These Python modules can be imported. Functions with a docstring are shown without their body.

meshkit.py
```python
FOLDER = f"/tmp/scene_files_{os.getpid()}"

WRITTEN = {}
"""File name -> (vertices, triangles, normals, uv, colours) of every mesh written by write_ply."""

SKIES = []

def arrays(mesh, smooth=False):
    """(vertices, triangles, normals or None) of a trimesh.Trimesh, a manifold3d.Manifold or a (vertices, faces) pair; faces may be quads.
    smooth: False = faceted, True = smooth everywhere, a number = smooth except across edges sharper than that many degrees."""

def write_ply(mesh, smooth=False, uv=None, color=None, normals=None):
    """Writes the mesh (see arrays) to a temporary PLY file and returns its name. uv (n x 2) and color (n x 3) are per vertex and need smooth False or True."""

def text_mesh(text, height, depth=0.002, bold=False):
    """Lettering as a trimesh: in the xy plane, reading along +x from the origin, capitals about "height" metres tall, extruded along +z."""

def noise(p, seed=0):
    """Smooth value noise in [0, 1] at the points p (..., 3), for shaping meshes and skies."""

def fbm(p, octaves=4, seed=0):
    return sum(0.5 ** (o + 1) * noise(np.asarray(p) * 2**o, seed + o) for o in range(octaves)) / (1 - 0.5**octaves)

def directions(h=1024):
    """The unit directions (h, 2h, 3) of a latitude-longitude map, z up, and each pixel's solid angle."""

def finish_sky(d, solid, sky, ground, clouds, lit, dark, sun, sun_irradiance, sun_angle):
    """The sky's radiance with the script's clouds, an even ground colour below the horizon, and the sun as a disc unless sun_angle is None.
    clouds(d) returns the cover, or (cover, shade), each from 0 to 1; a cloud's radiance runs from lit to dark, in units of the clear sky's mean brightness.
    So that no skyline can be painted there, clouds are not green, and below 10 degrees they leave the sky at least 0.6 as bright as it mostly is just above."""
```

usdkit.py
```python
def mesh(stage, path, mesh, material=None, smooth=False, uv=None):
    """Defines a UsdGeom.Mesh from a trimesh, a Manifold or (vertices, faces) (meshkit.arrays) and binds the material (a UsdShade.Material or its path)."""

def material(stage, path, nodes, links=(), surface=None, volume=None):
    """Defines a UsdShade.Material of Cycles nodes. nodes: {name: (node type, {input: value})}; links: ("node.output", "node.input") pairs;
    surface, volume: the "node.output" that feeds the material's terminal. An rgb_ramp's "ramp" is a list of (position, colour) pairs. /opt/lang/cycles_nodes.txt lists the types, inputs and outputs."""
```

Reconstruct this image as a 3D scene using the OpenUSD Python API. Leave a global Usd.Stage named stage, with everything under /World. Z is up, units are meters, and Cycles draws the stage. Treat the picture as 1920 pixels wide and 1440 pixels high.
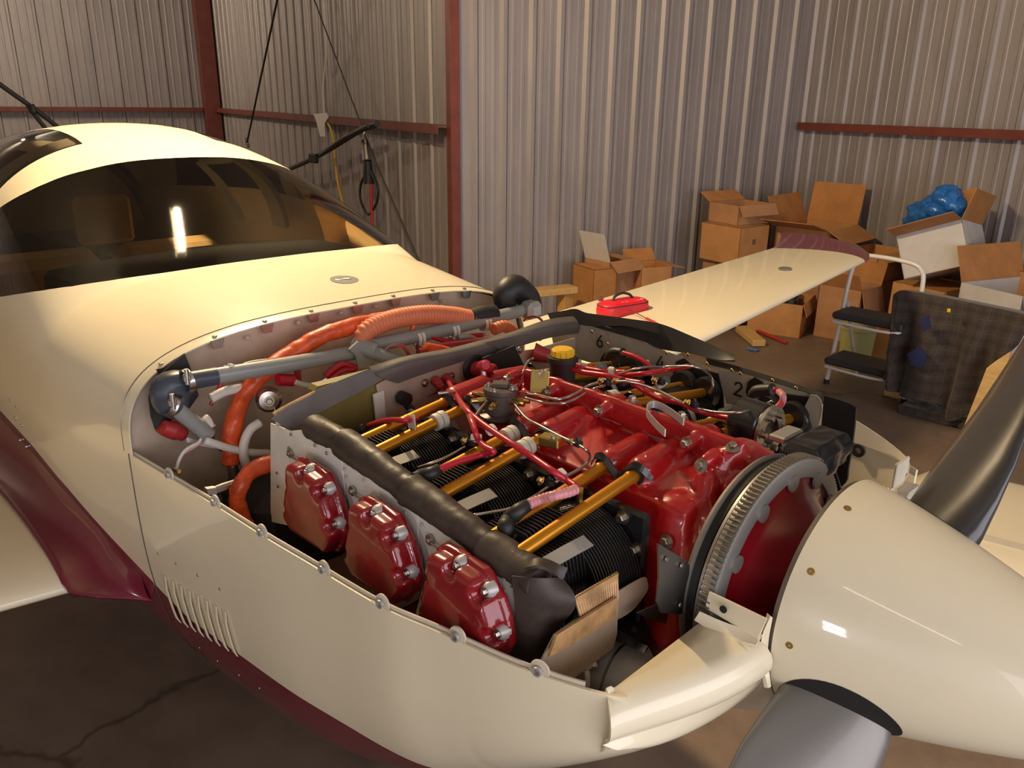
import math, random
import numpy as np, trimesh, usdkit, meshkit
from pxr import Usd, UsdGeom, UsdShade, UsdLux, Gf, Sdf
from shapely.geometry import Polygon, Point, LineString, box as sbox
from shapely import affinity

stage = Usd.Stage.CreateInMemory()
UsdGeom.SetStageUpAxis(stage, UsdGeom.Tokens.z)
UsdGeom.SetStageMetersPerUnit(stage, 1.0)
world = UsdGeom.Xform.Define(stage, '/World')
stage.SetDefaultPrim(world.GetPrim())
UsdGeom.Scope.Define(stage, '/World/Looks')
random.seed(7)
RNG = np.random.default_rng(7)
PI = math.pi

# ------------------------------------------------------------------ camera
cam = UsdGeom.Camera.Define(stage, '/World/camera')
CAM = (0.494150, -1.020322, 1.767551)
CR, CU, CF = (0.685803, 0.727704, 0.011037), (-0.246578, 0.218059, 0.944272), (-0.684743, 0.650306, -0.328981)
cam.AddTransformOp().Set(Gf.Matrix4d(*CR, 0, *CU, 0, *[-a for a in CF], 0, *CAM, 1))
cam.CreateHorizontalApertureAttr(36.0)
cam.CreateVerticalApertureAttr(27.0)
cam.CreateFocalLengthAttr(36.0 * 1527.094 / 1920)
cam.CreateClippingRangeAttr(Gf.Vec2f(0.01, 100))
cam.CreateExposureAttr(0.6)

# ------------------------------------------------------------------ room axes (the hangar stands 14.9 degrees off the aircraft)
YR = -0.260071
EX = np.array([math.cos(YR), math.sin(YR), 0]); EY = np.array([-math.sin(YR), math.cos(YR), 0]); EZ = np.array([0, 0, 1.])
def room(u, v, z=0.): return EX * u + EY * v + EZ * z
CEIL = 4.0

# ------------------------------------------------------------------ light: the hangar's lamps and the daylight at its big door
def orient(prim, pos, zaxis, up=(0, 0, 1)):
    z = np.array(zaxis, float); z /= np.linalg.norm(z)
    x = np.cross(up, z)
    if np.linalg.norm(x) < 1e-6: x = np.cross((0, 1, 0), z)
    x /= np.linalg.norm(x); y = np.cross(z, x)
    UsdGeom.Xformable(prim).AddTransformOp().Set(Gf.Matrix4d(*x, 0, *y, 0, *z, 0, *[float(a) for a in pos], 1))
def tube_lamp(name, c, length, strength, col, r=.02):
    """a bare fluorescent tube along the room's length, as an emitting cylinder; its fixture is built with the room"""
    x, y, z = EX, EY, EZ; a = np.linspace(0, 2 * PI, 17)[:-1]; V = np.array([np.array(c) + x * s * length / 2 + r * (np.cos(t) * y + np.sin(t) * z) for s in (-1, 1) for t in a])
    F = [[j, (j + 1) % 16, 16 + (j + 1) % 16, 16 + j] for j in range(16)]
    m = usdkit.material(stage, '/World/Looks/' + name, {'e': ('emission', {'color': col, 'strength': strength})}, surface='e.emission')
    return V, np.array(F), m
LAMPS = {'tail': tube_lamp('tube_tail', tuple(room(-12.3, -2.2, 3.65)), 1.2, 380, (1.0, .82, .6)), 'aft': tube_lamp('tube_aft', (-2.40, .40, 3.0), .5, 1150, (1.0, .76, .45)), 'fore': tube_lamp('tube_fore', (1.15, -2.3, 3.0), 1.2, 10, (1.0, .82, .56))}
door = UsdLux.RectLight.Define(stage, '/World/door_daylight')
orient(door, room(3.3, 0.9, 1.5), EX)
door.CreateWidthAttr(7.0); door.CreateHeightAttr(2.6); door.CreateIntensityAttr(2.0); door.CreateColorAttr(Gf.Vec3f(0.96, 0.93, 1.0))
win = UsdLux.RectLight.Define(stage, '/World/window_daylight')
orient(win, room(2.4, -5.14, 1.25), -EY)
win.CreateWidthAttr(.45); win.CreateHeightAttr(.8); win.CreateIntensityAttr(18); win.CreateColorAttr(Gf.Vec3f(0.95, 0.97, 1.0))
dome = UsdLux.DomeLight.Define(stage, '/World/sky_light')
dome.CreateIntensityAttr(0.05); dome.CreateColorAttr(Gf.Vec3f(0.8, 0.88, 1.0))

# ------------------------------------------------------------------ object helpers
COUNT = {}
class Node:
    def __init__(s, path, loc=(0, 0, 0)): s.path, s.loc, s.prim = path, np.array(loc, float), stage.GetPrimAtPath(path)
def numbered(parent, name):
    k = (parent, name); n = COUNT.get(k, 0); COUNT[k] = n + 1
    return f'{parent}/{name}' + (f'_{n:03d}' if n else '')
def tag(node, label=None, cat=None, group=None, kind=None):
    for k, v in (('label', label), ('category', cat), ('group', group), ('kind', kind)):
        if v: node.prim.SetCustomDataByKey(k, v)
    return node
def thing(name, label=None, cat=None, loc=(0, 0, 0), group=None, kind=None):
    p = numbered('/World', name); x = UsdGeom.Xform.Define(stage, p); x.AddTranslateOp().Set(Gf.Vec3d(*map(float, loc)))
    return tag(Node(p, loc), label, cat, group, kind)
def obj(name, mesh, m, parent=None, smooth=35, label=None, cat=None, group=None, kind=None):
    p = numbered(parent.path if parent else '/World', name)
    loc = parent.loc if parent else np.zeros(3)
    if isinstance(mesh, tuple): mesh = trimesh.Trimesh(*tri(*mesh), process=False)
    if parent is not None and np.any(loc): mesh = mesh.copy(); mesh.apply_translation(-loc)
    usdkit.mesh(stage, p, mesh, m, smooth=smooth)
    return tag(Node(p, loc), label, cat, group, kind)
def dup(src, loc, rotz=0, label=None, group=None):
    p = numbered('/World', src.path.split('/')[-1].rstrip('0123456789').rstrip('_'))
    x = UsdGeom.Xform.Define(stage, p); x.GetPrim().GetReferences().AddInternalReference(src.path)
    x.ClearXformOpOrder(); x.AddTranslateOp().Set(Gf.Vec3d(*map(float, loc))); x.AddRotateZOp().Set(math.degrees(rotz)); x.GetPrim().SetInstanceable(True)
    return tag(Node(p, loc), label, None, group)

# ------------------------------------------------------------------ shape helpers
def tri(v, f):
    f = np.asarray(f)
    if f.shape[1] == 4: f = np.vstack([f[:, [0, 1, 2]], f[:, [0, 2, 3]]])
    return np.asarray(v, float), f
def A(*p): return np.array(p, float)
def nrm(v): v = np.asarray(v, float); return v / max(np.linalg.norm(v), 1e-12)
def frame(d, up=(0, 0, 1)):
    d = nrm(d); x = np.cross(up, d)
    if np.linalg.norm(x) < 1e-4: x = np.cross((0, 1, 0), d)
    x = nrm(x); return x, np.cross(d, x), d
def join(L): return trimesh.util.concatenate([m for m in L if m is not None])
def grid_faces(n, m, wrap=False):
    i, j = np.meshgrid(np.arange(n - 1), np.arange(m if wrap else m - 1), indexing='ij')
    a = i * m + j; b = i * m + (j + 1) % m
    return np.stack([a, b, b + m, a + m], -1).reshape(-1, 4)
def sheet(P, flip=False):
    P = np.asarray(P, float); n, m = P.shape[:2]; f = grid_faces(n, m)
    return trimesh.Trimesh(*tri(P.reshape(-1, 3), f[:, ::-1] if flip else f), process=False)
def shell(P, th):
    """a sheet given thickness th along its normals"""
    P = np.asarray(P, float); n, m = P.shape[:2]
    du = np.gradient(P, axis=0); dv = np.gradient(P, axis=1); N = np.cross(du, dv); N /= np.maximum(np.linalg.norm(N, axis=-1, keepdims=True), 1e-9)
    Q = P - N * th; V = np.vstack([P.reshape(-1, 3), Q.reshape(-1, 3)]); f = grid_faces(n, m); k = n * m
    F = [f, f[:, ::-1] + k]; I = np.arange(k).reshape(n, m)
    for e in (I[0], I[:, -1], I[-1, ::-1], I[::-1, 0]): F.append(np.stack([e[1:], e[:-1], e[:-1] + k, e[1:] + k], 1))
    t = trimesh.Trimesh(*tri(V, np.vstack(F)), process=False)
    return t
def spline(pts, n=8):
    P = np.asarray(pts, float)
    if len(P) < 3: return P
    P0 = np.vstack([2 * P[0] - P[1], P, 2 * P[-1] - P[-2]]); out = []
    for i in range(1, len(P0) - 2):
        t = np.linspace(0, 1, n, endpoint=False)[:, None]; a, b, c, d = P0[i - 1:i + 3]
        out.append(.5 * (2 * b + (c - a) * t + (2 * a - 5 * b + 4 * c - d) * t**2 + (-a + 3 * b - 3 * c + d) * t**3))
    return np.vstack(out + [P[-1:]])
def tube(pts, r, n=10, sm=8, cap=True, sq=None):
    P = spline(pts, sm) if sm else np.asarray(pts, float)
    R = np.broadcast_to(np.asarray(r if np.ndim(r) == 0 or len(r) == len(P) else np.interp(np.linspace(0, 1, len(P)), np.linspace(0, 1, len(r)), r), float), (len(P),))
    T = np.gradient(P, axis=0); T /= np.maximum(np.linalg.norm(T, axis=1, keepdims=True), 1e-9)
    x, y, _ = frame(T[0]); rings = []; a = np.arange(n) * 2 * PI / n
    for p, t, rr in zip(P, T, R):
        x = nrm(x - t * (x @ t)); y = np.cross(t, x)
        rings.append(p + rr * (np.cos(a)[:, None] * x + np.sin(a)[:, None] * y * (sq or 1)))
    V = np.vstack(rings); F = list(grid_faces(len(P), n, True)); k = len(V)
    v, f = tri(V, np.array(F))
    if cap:
        v = np.vstack([v, P[:1], P[-1:]]); m = (len(P) - 1) * n
        f = np.vstack([f, [[k, (j + 1) % n, j] for j in range(n)], [[k + 1, m + j, m + (j + 1) % n] for j in range(n)]])
    return trimesh.Trimesh(v, f, process=False)
def ribbed(pts, r, pitch, depth, n=12):
    P = spline(pts, 30); L = np.r_[0, np.cumsum(np.linalg.norm(np.diff(P, axis=0), axis=1))]
    s = np.arange(0, L[-1], pitch / 4); Q = np.stack([np.interp(s, L, P[:, i]) for i in range(3)], 1)
    return tube(Q, r + depth * np.sin(s / pitch * 2 * PI), n, 0)
def lathe(prof, o, d, n=24, a0=0, a1=2 * PI):
    """prof: (along, radius)"""
    x, y, z = frame(d); a = np.linspace(a0, a1, n + 1)[:-1] if abs(a1 - a0 - 2 * PI) < 1e-6 else np.linspace(a0, a1, n)
    V = np.array([[np.asarray(o) + z * s + r * (math.cos(t) * x + math.sin(t) * y) for t in a] for s, r in prof])
    w = abs(a1 - a0 - 2 * PI) < 1e-6
    f = grid_faces(len(prof), len(a), w)
    return trimesh.Trimesh(*tri(V.reshape(-1, 3), f), process=False)
def cyl(p, q, r, r2=None, n=16, bev=0.0):
    p, q = A(*p), A(*q); L = np.linalg.norm(q - p); r2 = r if r2 is None else r2
    b = min(bev, r * .5, r2 * .5, L * .4)
    prof = [(0, 1e-5), (0, r - b)] + ([(b, r)] if b else []) + ([(L - b, r2)] if b else []) + [(L, r2 - b), (L, 1e-5)]
    return lathe(prof, p, q - p, n)
def ring(o, d, r0, r1, h, n=32): return lathe([(0, r0), (0, r1), (h, r1), (h, r0), (0, r0)], o, d, n)
def hull(P): return trimesh.convex.convex_hull(np.asarray(P, float))
def rbox(c, s, b=.004, R=None):
    s = np.asarray(s, float) / 2; b = min(b, s.min() * .49); P = []
    for sx in (-1, 1):
        for sy in (-1, 1):
            for sz in (-1, 1):
                g = A(sx, sy, sz)
                for k in range(3):
                    q = s - b; q[k] = s[k]; P.append(g * q)
    P = np.array(P)
    if R is not None: P = P @ np.asarray(R, float)
    return hull(P + np.asarray(c, float))
def rotz(a): return np.array([[math.cos(a), math.sin(a), 0], [-math.sin(a), math.cos(a), 0], [0, 0, 1]])
def axes(x, y): x = nrm(x); z = nrm(np.cross(x, y)); return np.array([x, np.cross(z, x), z])
def plate(poly, o, ex, ey, th):
    """a shapely polygon (or points) in the plane o + a*ex + b*ey, extruded th along ex x ey"""
    if not hasattr(poly, 'exterior'): poly = Polygon(poly)
    if not poly.is_valid: poly = poly.buffer(0)
    ms = []
    for g in getattr(poly, 'geoms', [poly]):
        m = trimesh.creation.extrude_polygon(g, abs(th), engine='earcut'); ez = nrm(np.cross(ex, ey)) * (1 if th > 0 else -1)
        M = np.eye(4); M[:3, 0], M[:3, 1], M[:3, 2], M[:3, 3] = ex, ey, ez, o; m.apply_transform(M)
        if np.linalg.det(M[:3, :3]) < 0: m.invert()
        ms.append(m)
    return join(ms)
def poly3(P, th, d):
    """a flat polygon of 3-D points, extruded th along d"""
    P = np.asarray(P, float); d = nrm(d); x, y, _ = frame(d); o = P.mean(0)
    q = np.stack([(P - o) @ x, (P - o) @ y], 1); pg = Polygon(q)
    return plate(pg if pg.is_valid else pg.buffer(0), o, x, y, th)
def hexbolt(p, d, r=.005, h=.005, washer=True):
    L = [lathe([(0, 1e-5), (0, r), (h * .8, r), (h, r * .8), (h, 1e-5)], p, d, 6)]
    if washer: L.append(lathe([(0, 1e-5), (0, r * 1.5), (.0012, r * 1.5), (.0012, 1e-5)], p, d, 14))
    return join(L)
def strip(Pa, Pb, th, n=6):
    Pa, Pb = spline(Pa, n), spline(Pb, n); k = max(len(Pa), len(Pb)); t = np.linspace(0, 1, k)
    f = lambda Q: np.stack([np.interp(t, np.linspace(0, 1, len(Q)), Q[:, i]) for i in range(3)], 1)
    a, b = f(Pa), f(Pb); s = np.linspace(0, 1, 5)[None, :, None]
    return shell(a[:, None] * (1 - s) + b[:, None] * s, th)
def nets(F, lo, h):
    """naive surface nets of the sampled field F (negative inside)"""
    n = np.array(F.shape); ins = F < 0
    cells = tuple(n - 1); cnt = np.zeros(cells); acc = np.zeros(cells + (3,))
    for a in range(3):
        for o in np.ndindex(2, 2):
            o0 = list(o); o0.insert(a, 0); o1 = list(o); o1.insert(a, 1)
            s0 = tuple(slice(k, k + c) for k, c in zip(o0, cells)); s1 = tuple(slice(k, k + c) for k, c in zip(o1, cells))
            f0, f1 = F[s0], F[s1]; x = (f0 < 0) != (f1 < 0); t = np.where(x, f0 / np.where(x, f0 - f1, 1), 0)
            for k in range(3): acc[..., k] += np.where(x, t if k == a else o0[k], 0)
            cnt += x
    act = cnt > 0; idx = -np.ones(cells, int); idx[act] = np.arange(act.sum())
    V = (np.argwhere(act) + acc[act] / cnt[act][:, None]) * h + np.asarray(lo); Q = []
    for a in range(3):
        b, c = (a + 1) % 3, (a + 2) % 3
        s0 = [slice(1, -1)] * 3; s1 = [slice(1, -1)] * 3; s0[a] = slice(0, n[a] - 1); s1[a] = slice(1, n[a])
        x0, x1 = ins[tuple(s0)], ins[tuple(s1)]; e = np.argwhere(x0 != x1)
        if not len(e): continue
        up = x0[x0 != x1]; g = e.copy(); g[:, b] += 1; g[:, c] += 1
        def at(db, dc): q = g.copy(); q[:, b] -= db; q[:, c] -= dc; return idx[tuple(q.T)]
        q = np.stack([at(1, 1), at(0, 1), at(0, 0), at(1, 0)], 1); q[~up] = q[~up][:, ::-1]; Q.append(q)
    return trimesh.Trimesh(*tri(V, np.vstack(Q)), process=False)
def smin(a, b, k):
    h = np.clip(.5 + .5 * (b - a) / k, 0, 1); return b + (a - b) * h - k * h * (1 - h)
def sd_cap(X, p, q, r0, r1=None):
    p, q = A(*p), A(*q); d = q - p; t = np.clip(((X - p) @ d) / (d @ d), 0, 1)
    return np.linalg.norm(X - p - t[..., None] * d, axis=-1) - (r0 + ((r0 if r1 is None else r1) - r0) * t)
def sd_box(X, c, s, r=.0):
    q = np.abs(X - A(*c)) - (A(*s) - r); return np.linalg.norm(np.maximum(q, 0), axis=-1) + np.minimum(q.max(-1), 0) - r
def sd_cylx(X, c, r, hx, b=.006):
    q = np.stack([np.hypot(X[..., 1] - c[1], X[..., 2] - c[2]) - (r - b), np.abs(X[..., 0] - c[0]) - (hx - b)], -1)
    return np.linalg.norm(np.maximum(q, 0), axis=-1) + np.minimum(q.max(-1), 0) - b
def field(lo, hi, h):
    g = [np.arange(a, b + h, h) for a, b in zip(lo, hi)]; return np.stack(np.meshgrid(*g, indexing='ij'), -1)

# ------------------------------------------------------------------ materials
def mat(name, col, rough=.5, metal=0., coat=0., coat_rough=.05, var=0., vscale=8., bump=0., bscale=60., bdist=.002, col2=None, spec=.5, stretch=None, sheen=0., rvar=0.):
    nodes = {'p': ('principled_bsdf', {'roughness': rough, 'metallic': metal, 'coat_weight': coat, 'coat_roughness': coat_rough, 'specular_ior_level': spec, 'sheen_weight': sheen})}
    links = []
    if var or col2 is not None or rvar:
        nodes['g'] = ('geometry', {}); nodes['m'] = ('mapping', {'scale': stretch or (1, 1, 1)}); nodes['n'] = ('noise_texture', {'scale': vscale, 'detail': 4.0, 'roughness': .6})
        c = np.array(col); c2 = np.array(col2) if col2 is not None else c * (1 - var); c1 = c if col2 is not None else np.minimum(c * (1 + var), 1)
        nodes['r'] = ('rgb_ramp', {'ramp': [(0, tuple(c2)), (.35, tuple(c2)), (.65, tuple(c1)), (1, tuple(c1))]})
        links += [('g.position', 'm.vector'), ('m.vector', 'n.vector'), ('n.fac', 'r.fac'), ('r.color', 'p.base_color')]
        if rvar:
            nodes['rm'] = ('map_range', {'from_min': .3, 'from_max': .7, 'to_min': max(rough - rvar, .02), 'to_max': rough + rvar}); links += [('n.fac', 'rm.value'), ('rm.result', 'p.roughness')]
    else: nodes['p'][1]['base_color'] = col
    if bump:
        nodes['g2'] = ('geometry', {}); nodes['bn'] = ('noise_texture', {'scale': bscale, 'detail': 3.0}); nodes['b'] = ('bump', {'strength': bump, 'distance': bdist})
        links += [('g2.position', 'bn.vector'), ('bn.fac', 'b.height'), ('b.normal', 'p.normal')]
    return usdkit.material(stage, '/World/Looks/' + name, nodes, links, surface='p.BSDF')
M = {}
def mk(name, *a, **k): M[name] = mat(name, *a, **k)
mk('cream', (.80, .70, .50), .32, coat=.6, coat_rough=.04, var=.02, vscale=3)
mk('cream_in', (.62, .54, .42), .55, var=.06, vscale=9)
mk('burgundy', (.16, .008, .025), .28, coat=.8, coat_rough=.04)
mk('white_panel', (.80, .77, .70), .42, var=.06, vscale=22, metal=.1)
mk('dirty_panel', (.42, .39, .30), .5, var=.15, vscale=14)
mk('beige_panel', (.50, .39, .29), .45, var=.12, vscale=12)
mk('olive', (.20, .155, .04), .5, var=.1, vscale=14)
mk('engine_red', (.40, .008, .010), .3, coat=.7, coat_rough=.06, var=.12, vscale=10, bump=.12, bscale=45, bdist=.004)
mk('cover_red', (.24, .005, .010), .26, coat=.8, coat_rough=.06, var=.1, vscale=12)
mk('wire_red', (.48, .012, .03), .35, coat=.3)
mk('wire_pink', (.62, .25, .26), .4)
mk('orange', (.66, .075, .012), .45, var=.2, vscale=25, bump=.4, bscale=70, bdist=.004, coat=.3)
mk('scat', (.62, .17, .075), .55, var=.1)
mk('black_metal', (.012, .012, .014), .3, coat=.4)
mk('fin_black', (.024, .023, .022), .25, coat=.6, coat_rough=.15, spec=.9)
mk('black_rubber', (.016, .014, .014), .5, var=.2, vscale=20)
mk('seal_rubber', (.048, .033, .026), .52, var=.3, vscale=18, bump=.25, bscale=260, bdist=.001, rvar=.1)
mk('grey_rubber', (.115, .098, .085), .5, var=.12, vscale=16)
mk('gold', (.66, .27, .018), .36, metal=.75)
mk('brass', (.56, .39, .13), .35, metal=1)
mk('steel', (.56, .53, .49), .3, metal=1)
mk('steel_dark', (.30, .28, .26), .38, metal=1)
mk('bolt', (.42, .38, .30), .4, metal=1, var=.2, vscale=90)
mk('alloy', (.5, .49, .47), .45, metal=.6)
mk('ring_grey', (.33, .31, .28), .42, metal=.5)
mk('mount_grey', (.27, .27, .25), .4, coat=.3)
mk('mount_blue', (.05, .056, .072), .42)
mk('white_wire', (.66, .61, .54), .45)
mk('white_clamp', (.70, .66, .56), .5)
mk('yellow', (.80, .47, .012), .4)
mk('distributor', (.105, .082, .072), .38, metal=.3, var=.1)
mk('fibre', (.42, .24, .10), .5, var=.3, vscale=30, coat=.2)
mk('red_boot', (.42, .03, .03), .45)
mk('green_wire', (.03, .2, .06), .5)
mk('red_vinyl', (.60, .012, .025), .42, var=.05)
mk('silver_paint', (.45, .42, .40), .4, metal=.3)
mk('prop', (.055, .05, .05), .3, metal=.3, coat=.25, var=.06)
mk('prop_grey', (.20, .185, .165), .34, metal=.4, coat=.2, var=.05)
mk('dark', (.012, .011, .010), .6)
mk('tan_seat', (.80, .56, .24), .7, var=.06)
mk('headliner', (.50, .45, .34), .7)
mk('galv', (.35, .315, .31), .55, metal=.4, var=.10, vscale=5, stretch=(1, 1, .18), rvar=.06)
mk('rust_steel', (.16, .035, .022), .5, var=.15)
mk('roofing', (.42, .40, .37), .5, metal=.5)
mk('card', (.50, .24, .085), .75, var=.08, vscale=9)
mk('card_b', (.44, .22, .10), .75, var=.08, vscale=9)
mk('card_c', (.55, .27, .09), .75, var=.08, vscale=9)
mk('card_in', (.46, .20, .06), .8, var=.1, vscale=9)
mk('card_white', (.62, .58, .54), .6, var=.05)
mk('ink', (.12, .06, .03), .7)
mk('paper', (.72, .70, .66), .6)
mk('wood', (.62, .34, .10), .6, col2=(.50, .25, .065), vscale=6, stretch=(8, 8, 1))
mk('wood_light', (.66, .42, .16), .6, col2=(.56, .33, .11), vscale=6, stretch=(2, 8, 8))
mk('white_tube', (.68, .63, .57), .35, coat=.3)
mk('tread', (.035, .033, .036), .55)
mk('denim', (.012, .018, .075), .85)
mk('red_paint', (.42, .03, .02), .5)
mk('rope_black', (.016, .014, .014), .6)
mk('cable', (.06, .045, .04), .6)
mk('yellow_cord', (.75, .42, .02), .5)
mk('blue_rag', (.08, .14, .30), .8)
mk('pail', (.42, .40, .16), .5)
mk('white_letter', (.75, .68, .62), .5)
mk('grey_decal', (.22, .21, .20), .4, metal=.3)
mk('dark_box', (.06, .045, .04), .7)
mk('rubber_tyre', (.02, .02, .02), .8)

# ------------------------------------------------------------------ the hangar
def rib_profile(L, per, major=(.06, .03, .02), minors=2, mh=.005, phase=0.):
    """(s, d) along a ribbed sheet, d towards the room"""
    pts = [(0, 0)]; k = math.ceil((0 - phase) / per)
    while True:
        c = phase + k * per; k += 1
        if c - major[0] / 2 > L - 1e-3: break
        q = [(c - major[0] / 2, 0), (c - major[1] / 2, major[2]), (c + major[1] / 2, major[2]), (c + major[0] / 2, 0)]
        for j in range(minors):
            x = c + per * (j + 1) / (minors + 1) + (0 if minors > 1 else 0); q += [(x - .018, 0), (x - .01, mh), (x + .01, mh), (x + .018, 0)]
        pts += [p for p in q if p[0] > pts[-1][0] + 1e-4 and p[0] < L - 1e-4]
    return pts + [(L, 0)]
def ribbed_wall(name, p0, p1, inward, z0, z1, per, cover=3, phase=0., m=None, **k):
    w = thing(name, kind='structure'); p0, p1 = A(*p0), A(*p1); L = np.linalg.norm(p1 - p0); d = (p1 - p0) / L; inward = nrm(inward)
    prof = np.array(rib_profile(L, per, phase=phase, **k)); W = cover * per; n = math.ceil(L / W - 1e-6)
    for i in range(n):
        a, b = i * W, min((i + 1) * W + .01, L)
        s = np.unique(np.r_[a, prof[(prof[:, 0] > a) & (prof[:, 0] < b), 0], b]); h = np.interp(s, prof[:, 0], prof[:, 1]) + (.0012 if i % 2 else 0)
        base = p0 + d * s[:, None] + inward * h[:, None]
        P = np.stack([base + EZ * z0, base + EZ * z1], 0); flip = np.dot(np.cross(P[1, 0] - P[0, 0], P[0, 1] - P[0, 0]), inward) < 0
        obj('panel', sheet(P, flip), m or M['galv'], w, smooth=False)
    return w
UB, VA, VC, UD, UF, VN = -5.0, 1.787, 5.367, -14.86, 3.6, -5.2
E = .02
nodes = {'g': ('geometry', {}), 'n1': ('noise_texture', {'scale': .9, 'detail': 6.0, 'roughness': .65}), 'n2': ('noise_texture', {'scale': 7.0, 'detail': 5.0, 'roughness': .7}),
         'r1': ('rgb_ramp', {'ramp': [(.3, (.17, .115, .078)), (.7, (.26, .185, .13))]}), 'r2': ('rgb_ramp', {'ramp': [(.3, (.75, .75, .75)), (.7, (1, 1, 1))]}),
         'v': ('voronoi_texture', {'feature': 'distance_to_edge', 'scale': .33}), 'nd': ('noise_texture', {'scale': 2.5, 'detail': 4.0}), 'vm': ('mix_vector', {'fac': .35}),
         'rc': ('rgb_ramp', {'ramp': [(0, (.5, .48, .46)), (.0015, (.6, .58, .56)), (.003, (1, 1, 1)), (1, (1, 1, 1))]}),
         'mx': ('mix', {'mix_type': 'multiply', 'fac': 1.0}), 'mc': ('mix', {'mix_type': 'multiply', 'fac': 1.0}), 'b': ('bump', {'strength': .2, 'distance': .004}), 'p': ('principled_bsdf', {'roughness': .55})}
M['concrete'] = usdkit.material(stage, '/World/Looks/concrete', nodes, [('g.position', 'n1.vector'), ('g.position', 'n2.vector'), ('n1.fac', 'r1.fac'), ('n2.fac', 'r2.fac'), ('r1.color', 'mx.color1'), ('r2.color', 'mx.color2'),
    ('g.position', 'nd.vector'), ('g.position', 'vm.a'), ('nd.color', 'vm.b'), ('vm.result', 'v.vector'), ('v.distance', 'rc.fac'), ('mx.color', 'mc.color1'), ('rc.color', 'mc.color2'), ('mc.color', 'p.base_color'), ('n2.fac', 'b.height'), ('b.normal', 'p.normal')], surface='p.BSDF')
def room_box(u0, u1, v0, v1, z0, z1): return rbox(room((u0 + u1) / 2, (v0 + v1) / 2, (z0 + z1) / 2), (u1 - u0, v1 - v0, z1 - z0), .004, np.array([EX, EY, EZ]))
obj('floor', room_box(UD - .3, UF + .3, VN - .3, VC + .3, -.2, 0), M['concrete'], kind='structure')
obj('ceiling', room_box(UD - .3, UF + .3, VN - .3, VC + .3, CEIL, CEIL + .1), M['roofing'], kind='structure')
ribbed_wall('wall_back', room(UB, VA), room(UD, VA), -EY, 0, CEIL, .357, phase=.12)
ribbed_wall('wall_middle', room(UB, VA), room(UB, VC), EX, 0, CEIL, .2446, cover=4, phase=.14, major=(.075, .03, .026), mh=.0018)
ribbed_wall('wall_right', room(UB, VC), room(UF, VC), -EY, 0, CEIL, .32, phase=.1, major=(.07, .034, .018), minors=2, mh=.004)
ribbed_wall('wall_left', room(UD, VN), room(UD, VA), EX, 0, CEIL, .357, phase=.1)
ribbed_wall('wall_near', room(UD, VN), room(UF, VN), EY, 0, CEIL, .357)
ribbed_wall('wall_front', room(UF, VN), room(UF, VC), -EX, 2.9, CEIL, .357)
obj('trim_1', room_box(UB - .03, UB + .055, VA - .075, VA + .0, 0, CEIL), M['rust_steel'], kind='structure')
obj('trim_2', room_box(UD, UD + .3, VA - .28, VA - .03, 0, CEIL), M['rust_steel'], kind='structure')
def girt(name, a, b, nrml):
    a, b = A(*a), A(*b); L = np.linalg.norm(b - a); d = (b - a) / L
    web = rbox((a + b) / 2 + nrml * .05, (L, .1, .006), .002, np.array([d, nrml, EZ])); lip = rbox((a + b) / 2 + nrml * .1 - EZ * .03, (L, .006, .066), .002, np.array([d, nrml, EZ]))
    obj(name, join([web, lip]), M['rust_steel'], kind='structure')
girt('trim_3', room(UB - .05, VA - .035, 1.585), room(UD + .3, VA - .035, 1.585), -EY)
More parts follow.
